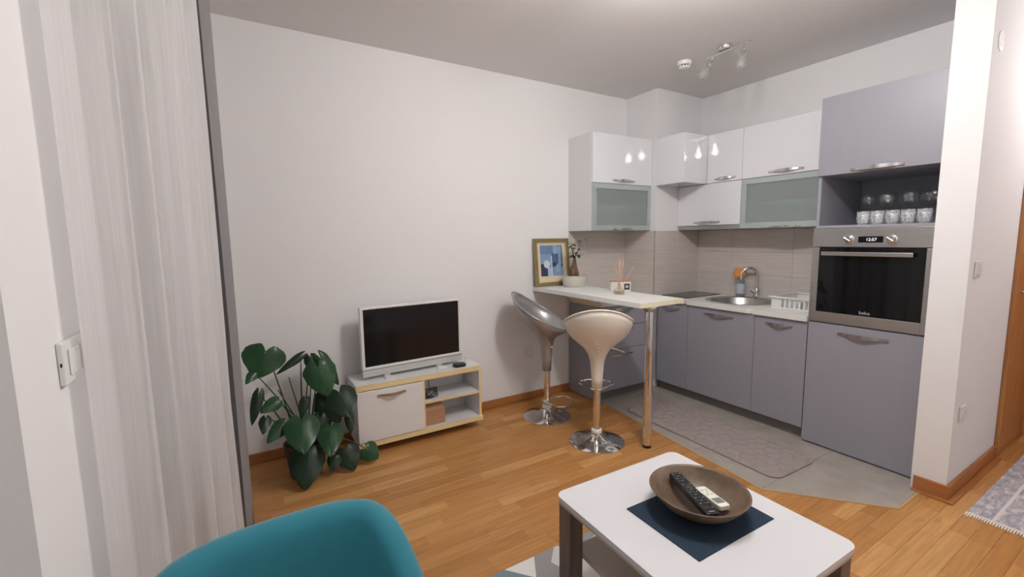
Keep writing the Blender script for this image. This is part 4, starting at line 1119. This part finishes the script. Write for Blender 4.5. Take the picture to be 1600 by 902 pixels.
while y < -2.486:
    xa = -.757; l_ = rnd.uniform(.024, .034); g.add([(xa,y,.0006),(xa,y+.008,.0006),(xa-l_,y+.006+rnd.uniform(-.003,.003),.0006),(xa-l_,y+.002,.0006),(xa,y,.0055),(xa,y+.008,.0055),(xa-l_,y+.006,.003),(xa-l_,y+.002,.003)], [(0,1,2,3),(7,6,5,4),(0,4,5,1),(1,5,6,2),(2,6,7,3),(3,7,4,0)])
    y += .0095
obj('fringe', g, FRINGE, t, kind='stuff')

# ------------------------------------------------------------------ armchair
def armchair():
    cx, cy = -3.69, -2.43
    rotm = rotz_about((cx, cy, 0), 2)
    t = thing('armchair', (cx, cy, 0), 'teal velvet tub armchair with curved back by the curtain', 'armchair')
    # plan: a U, back towards +Y; parameter s from left arm front to right arm front
    A, Bk, fr = .285, .365, -.28
    path = []
    n = 40
    def sup(a): # superellipse back half
        e = .62
        return A*math.copysign(abs(math.cos(a))**e, math.cos(a)), Bk*abs(math.sin(a))**e
    pl = [(-A, fr), (-A, fr*.66), (-A, fr*.33)]
    arc = [sup(PI-PI*i/26) for i in range(27)]
    pl += arc + [(A, fr*.33), (A, fr*.66), (A, fr)]
    m = len(pl)
    def top(i):
        x, y_ = pl[i]; k = (y_-.16)/(.335-.16); k = max(0, min(1, k)); k = k*k*(3-2*k)
        return .60+.212*k - .022*abs(x/A)**2.5*k
    th = .085; vs = []; nr = 0
    for i in range(m):
        a = Vector(pl[max(i-1,0)]); b = Vector(pl[min(i+1,m-1)]); d = (b-a).normalized(); nrm = Vector((-d.y, d.x))  # outward (path runs clockwise)
        p = Vector(pl[i]); zt_ = top(i)
        sect = [(0,.20,0),(0,.35,.0),(0,zt_-.05,.012),(.008,zt_-.022,.012),(.022,zt_-.006,.012),(.042,zt_,.012),(.060,zt_-.006,.012),(.074,zt_-.024,.012),(.080,zt_-.06,.010),(th,.45,-.004),(th,.20,-.004)]
        nr = len(sect)
        for off, z, flare in sect:
            q = p+nrm*(flare)-nrm*off
            vs.append((cx+q.x, cy+q.y, z))
    fs = []
    for i in range(m-1):
        for k in range(nr):
            k2 = (k+1)%nr; fs.append((i*nr+k, i*nr+k2, (i+1)*nr+k2, (i+1)*nr+k))
    fs += [tuple(range(nr)), tuple(reversed(range((m-1)*nr, m*nr)))]
    g = G().add(vs, fs); g.xform(rotm)
    obj('backrest', g, TEAL, t, smooth='all', subsurf=1)
    g = G().prism([(cx+x, cy+y_) for x, y_ in round_rect(-.205, .205, -.33, .26, .06)], .24, .42); g.xform(rotm)
    obj('seat_cushion', g, TEAL, t, bevel=.03, seg=4, smooth=True)
    g = G().prism([(cx+x, cy+y_) for x, y_ in round_rect(-.205, .205, -.27, .26, .06)], .19, .239); g.xform(rotm)
    obj('seat_base', g, TEAL, t)
    for sx in (-1, 1):
        for yy in (-.22, .22):
            g = G().tube([(cx+sx*.20, cy+yy, .189), (cx+sx*.225, cy+yy*1.1, .0005)], [.02, .011], 12); g.xform(rotm)
            obj('leg', g, DARKWOOD, t, smooth=True)
armchair()

# ------------------------------------------------------------------ curtains
def curtain(name, path, folds, amp, z0, z1, m, label, seed, cols=160, taper=0, solid=0, spread=0):
    rnd = random.Random(seed); g = G(); rows = 16
    seglen = [0]
    for a, b in zip(path, path[1:]): seglen.append(seglen[-1]+math.hypot(b[0]-a[0], b[1]-a[1]))
    tot = seglen[-1]
    ph = [rnd.uniform(0, 6.3) for _ in range(4)]; vs = []
    for r in range(rows+1):
        tz_ = r/rows; z = z1+(z0-z1)*tz_
        for c_ in range(cols+1):
            s_ = c_/cols*tot; k = max(i for i in range(len(seglen)-1) if seglen[i] <= s_+1e-9)
            a, b = path[k], path[k+1]; q = (s_-seglen[k])/(seglen[k+1]-seglen[k])
            d = Vector((b[0]-a[0], b[1]-a[1])).normalized(); n = Vector((d.y, -d.x))
            u = c_/cols
            w_ = amp*(1 if not taper else min(1, taper+1.6*max(0, u-.14)))*(.7+.3*tz_)*(math.sin(2*PI*folds*u+ph[0]+.5*math.sin(3*tz_+ph[1]))+.45*math.sin(2*PI*folds*1.7*u+ph[2]+.8*tz_)+.12*math.sin(2*PI*folds*3.1*u+ph[3]))
            x = a[0]+(b[0]-a[0])*q+n.x*w_; y_ = a[1]+(b[1]-a[1])*q+n.y*w_
            vs.append((x, y_, z))
    fs = [(r*(cols+1)+c_, r*(cols+1)+c_+1, (r+1)*(cols+1)+c_+1, (r+1)*(cols+1)+c_) for r in range(rows) for c_ in range(cols)]
    return obj(name, g.add(vs, fs), m, None, smooth='all', solid=solid, label=label, cat='curtain')
curtain('sheer_curtain', [(-4.006,-1.935),(-4.002,-1.78),(-3.955,-1.55),(-3.885,-1.3),(-3.845,-1.12),(-3.815,-.97)], 6.5, .026, .012, 2.60, SHEER, 'white translucent sheer curtain hanging at the left', 4, cols=220, taper=.10)
curtain('drape_curtain', [(-3.812,-.955),(-3.79,-.86),(-3.795,-.74),(-3.80,-.6)], 3, .012, .012, 2.60, GREYCURT, 'grey opaque drape gathered at the far end of the sheer', 9, cols=60, solid=.003)
t = thing('curtain_rail', (-3.9, -1.2, 2.6), 'white ceiling curtain rail above the curtains', 'rail')
obj('track', G().prism([(-4.02,-1.86),(-3.99,-1.87),(-3.78,-.5),(-3.81,-.49)], 2.6012, H-.0005), WHITEPL, t)

# ------------------------------------------------------------------ wall and ceiling fittings
t = thing('light_switch', (WX+.005, -1.90, 1.16), 'white double light switch plate at the left wall edge beside the sheer', 'switch')
ya, yb2 = -1.975, -1.823
obj('plate', G().box(WX, WX+.011, ya, yb2, 1.118, 1.200), WHITEPL, t, bevel=.004, seg=3)
obj('rocker', G().box(WX+.011, WX+.015, ya+.018, ya+.072, 1.134, 1.184), WHITEPL, t, bevel=.002)
obj('rocker', G().box(WX+.011, WX+.0165, ya+.080, yb2-.018, 1.134, 1.184), WHITEPL, t, bevel=.002)
obj('release_slot', G().box(WX+.004, WX+.007, ya-.0008, ya+.001, 1.155, 1.162), BLACK, t)
def socket_y(name, x, y, z, label, double=False):
    """plate on a wall that faces -Y"""
    t = thing(name, (x, y, z), label, 'socket')
    obj('plate', G().box(x-.041, x+.041, y, y-.010, z-.041, z+.041), WHITEPL, t, bevel=.004, seg=3)
    obj('socket_well', G().lathe([(.0,.0),(.020,.0),(.020,.0115),(.024,.0125),(.026,.010),(.026,0)], (x, y, z), 28, axis=(0,-1,0)), WHITEPL, t, smooth=True)
    for dx_ in (-.0095, .0095): obj('pin_hole', G().lathe([(0,0),(.003,0),(.003,.0012),(0,.0012)], (x+dx_, y-.0001, z), 10, axis=(0,-1,0)), BLACK, t)
    g = G(); g.box(x-.003, x+.003, y-.0005, y-.009, z+.017, z+.0205); g.box(x-.003, x+.003, y-.0005, y-.009, z-.0205, z-.017); obj('earth_clip', g, NICKEL, t)
socket_y('wall_socket', -1.712, 0, .41, 'white wall socket on the back wall behind the silver stool')
socket_y('wall_socket', -.573, PY, .444, 'white wall socket low on the pillar beside the oven unit')
t = thing('light_switch', (-.573, PY, 1.196), 'white two rocker light switch on the pillar beside the oven', 'switch')
obj('plate', G().box(-.614, -.532, PY, PY-.010, 1.155, 1.237), WHITEPL, t, bevel=.004, seg=3)
obj('rocker', G().box(-.602, -.575, PY-.010, PY-.014, 1.168, 1.224), WHITEPL, t, bevel=.0015)
obj('rocker', G().box(-.571, -.544, PY-.010, PY-.014, 1.168, 1.224), WHITEPL, t, bevel=.0015)
obj('round_plate', G().lathe([(0,0),(.046,0),(.046,.003),(.040,.005),(0,.006)], (-.575, PY, 2.285), 32, axis=(0,-1,0)), WHITEPL, None, smooth=True, label='round white plate high on the pillar wall', cat='cover')  # thin white disc on the hall wall near the ceiling
# smoke detector
t = thing('smoke_detector', (-.885, -.845, H), 'round white smoke detector on the ceiling left of the spot lamp', 'smoke detector')
obj('detector_body', G().lathe([(0,0),(.052,0),(.052,.018),(.047,.026),(0,.026)], (-.885,-.845,H-.0003), 36, axis=(0,0,-1)), WHITEPL, t, smooth=True)
obj('detector_cap', G().lathe([(0,.034),(.038,.034),(.038,.045),(.030,.050),(0,.050)], (-.885,-.845,H-.0003), 36, axis=(0,0,-1)), WHITEPL, t, smooth=True)
obj('vent_ring', G().lathe([(0,.026),(.036,.026),(.036,.034),(0,.034)], (-.885,-.845,H-.0003), 36, axis=(0,0,-1)), BLACK, t, smooth=True)
for i in range(12):
    a = 2*PI*i/12; p = Vector((-.885+.0375*math.cos(a), -.845+.0375*math.sin(a), H-.035))
    obj('vent_rib', G().box(-.004,.004,-.003,.003,0,.009).xform(Matrix.Translation(p) @ Matrix.Rotation(a,4,'Z')), WHITEPL, t)
# kitchen spot fitting (unlit)
SXc = -.885
t = thing('spot_lamp', (SXc, -1.17, H), 'chrome two bulb spot fitting on the ceiling before the kitchen corner', 'lamp')
obj('canopy', G().lathe([(0,0),(.046,0),(.046,.012),(.04,.028),(0,.028)], (SXc,-1.165,H-.0003), 32, axis=(0,0,-1)), CHROME, t, smooth=True)
obj('bar', G().tube([(SXc,-1.03,2.607),(SXc,-1.345,2.607)], .008, 10), CHROME, t, smooth=True)
for yb_, tip in ((-1.075,(-.035,.055,-.115)), (-1.295,(-.012,.004,-.125))):
    p = Vector((SXc, yb_, 2.600)); d_ = Vector(tip).normalized()
    hd = obj('spot_head', G().lathe([(0,.02),(.011,.02),(.020,.032),(.021,.062),(0,.062)], p, 20, axis=d_).tube([p, p+d_*.024], .0045, 8), CHROME, t, smooth=True)
    obj('bulb', G().lathe([(0,.0625),(.013,.0625),(.018,.077),(.032,.108),(.034,.124),(.027,.146),(0,.157)], p, 24, axis=d_), BULBGLASS, hd, smooth='all')
# lit ceiling lamp of the room (just above the picture)
t = thing('ceiling_lamp', (LAMP_X, -2.10, H), 'lit three bulb spot bar on the living room ceiling', 'lamp')
obj('canopy', G().lathe([(0,0),(.06,0),(.06,.02),(0,.025)], (LAMP_X,-2.10,H-.0003), 32, axis=(0,0,-1)), CHROME, t, smooth=True)
g = G().tube([(LAMP_X,-1.80,2.62),(LAMP_X,-2.40,2.62)], .009, 10)
obj('bar', g, CHROME, t, smooth=True)
for b_ in LAMP_BULBS:
    hd = obj('spot_head', G().lathe([(0,.0),(.014,.0),(.024,.02),(.03,.055),(0,.055)], (b_[0],b_[1],2.615), 20, axis=(0,0,-1)), CHROME, t, smooth=True)
    obj('bulb', G().lathe([(0,.056),(.014,.056),(.022,.08),(.022,.11),(0,.125)], (b_[0],b_[1],2.615), 20, axis=(0,0,-1)), LAMPGLOW, hd, smooth='all')
t = thing('hall_lamp', (HALL_BULB[0], HALL_BULB[1], H), 'lit round lamp on the hall ceiling', 'lamp')
obj('canopy', G().lathe([(0,0),(.11,0),(.11,.03),(0,.035)], (HALL_BULB[0],HALL_BULB[1],H-.0003), 32, axis=(0,0,-1)), WHITEPL, t, smooth=True)
obj('bulb', G().lathe([(0,.036),(.08,.036),(.09,.06),(.06,.09),(0,.1)], (HALL_BULB[0],HALL_BULB[1],H-.0003), 28, axis=(0,0,-1)), emit_mat('hall_glow', (1,.95,.9,1), 8), t, smooth='all')
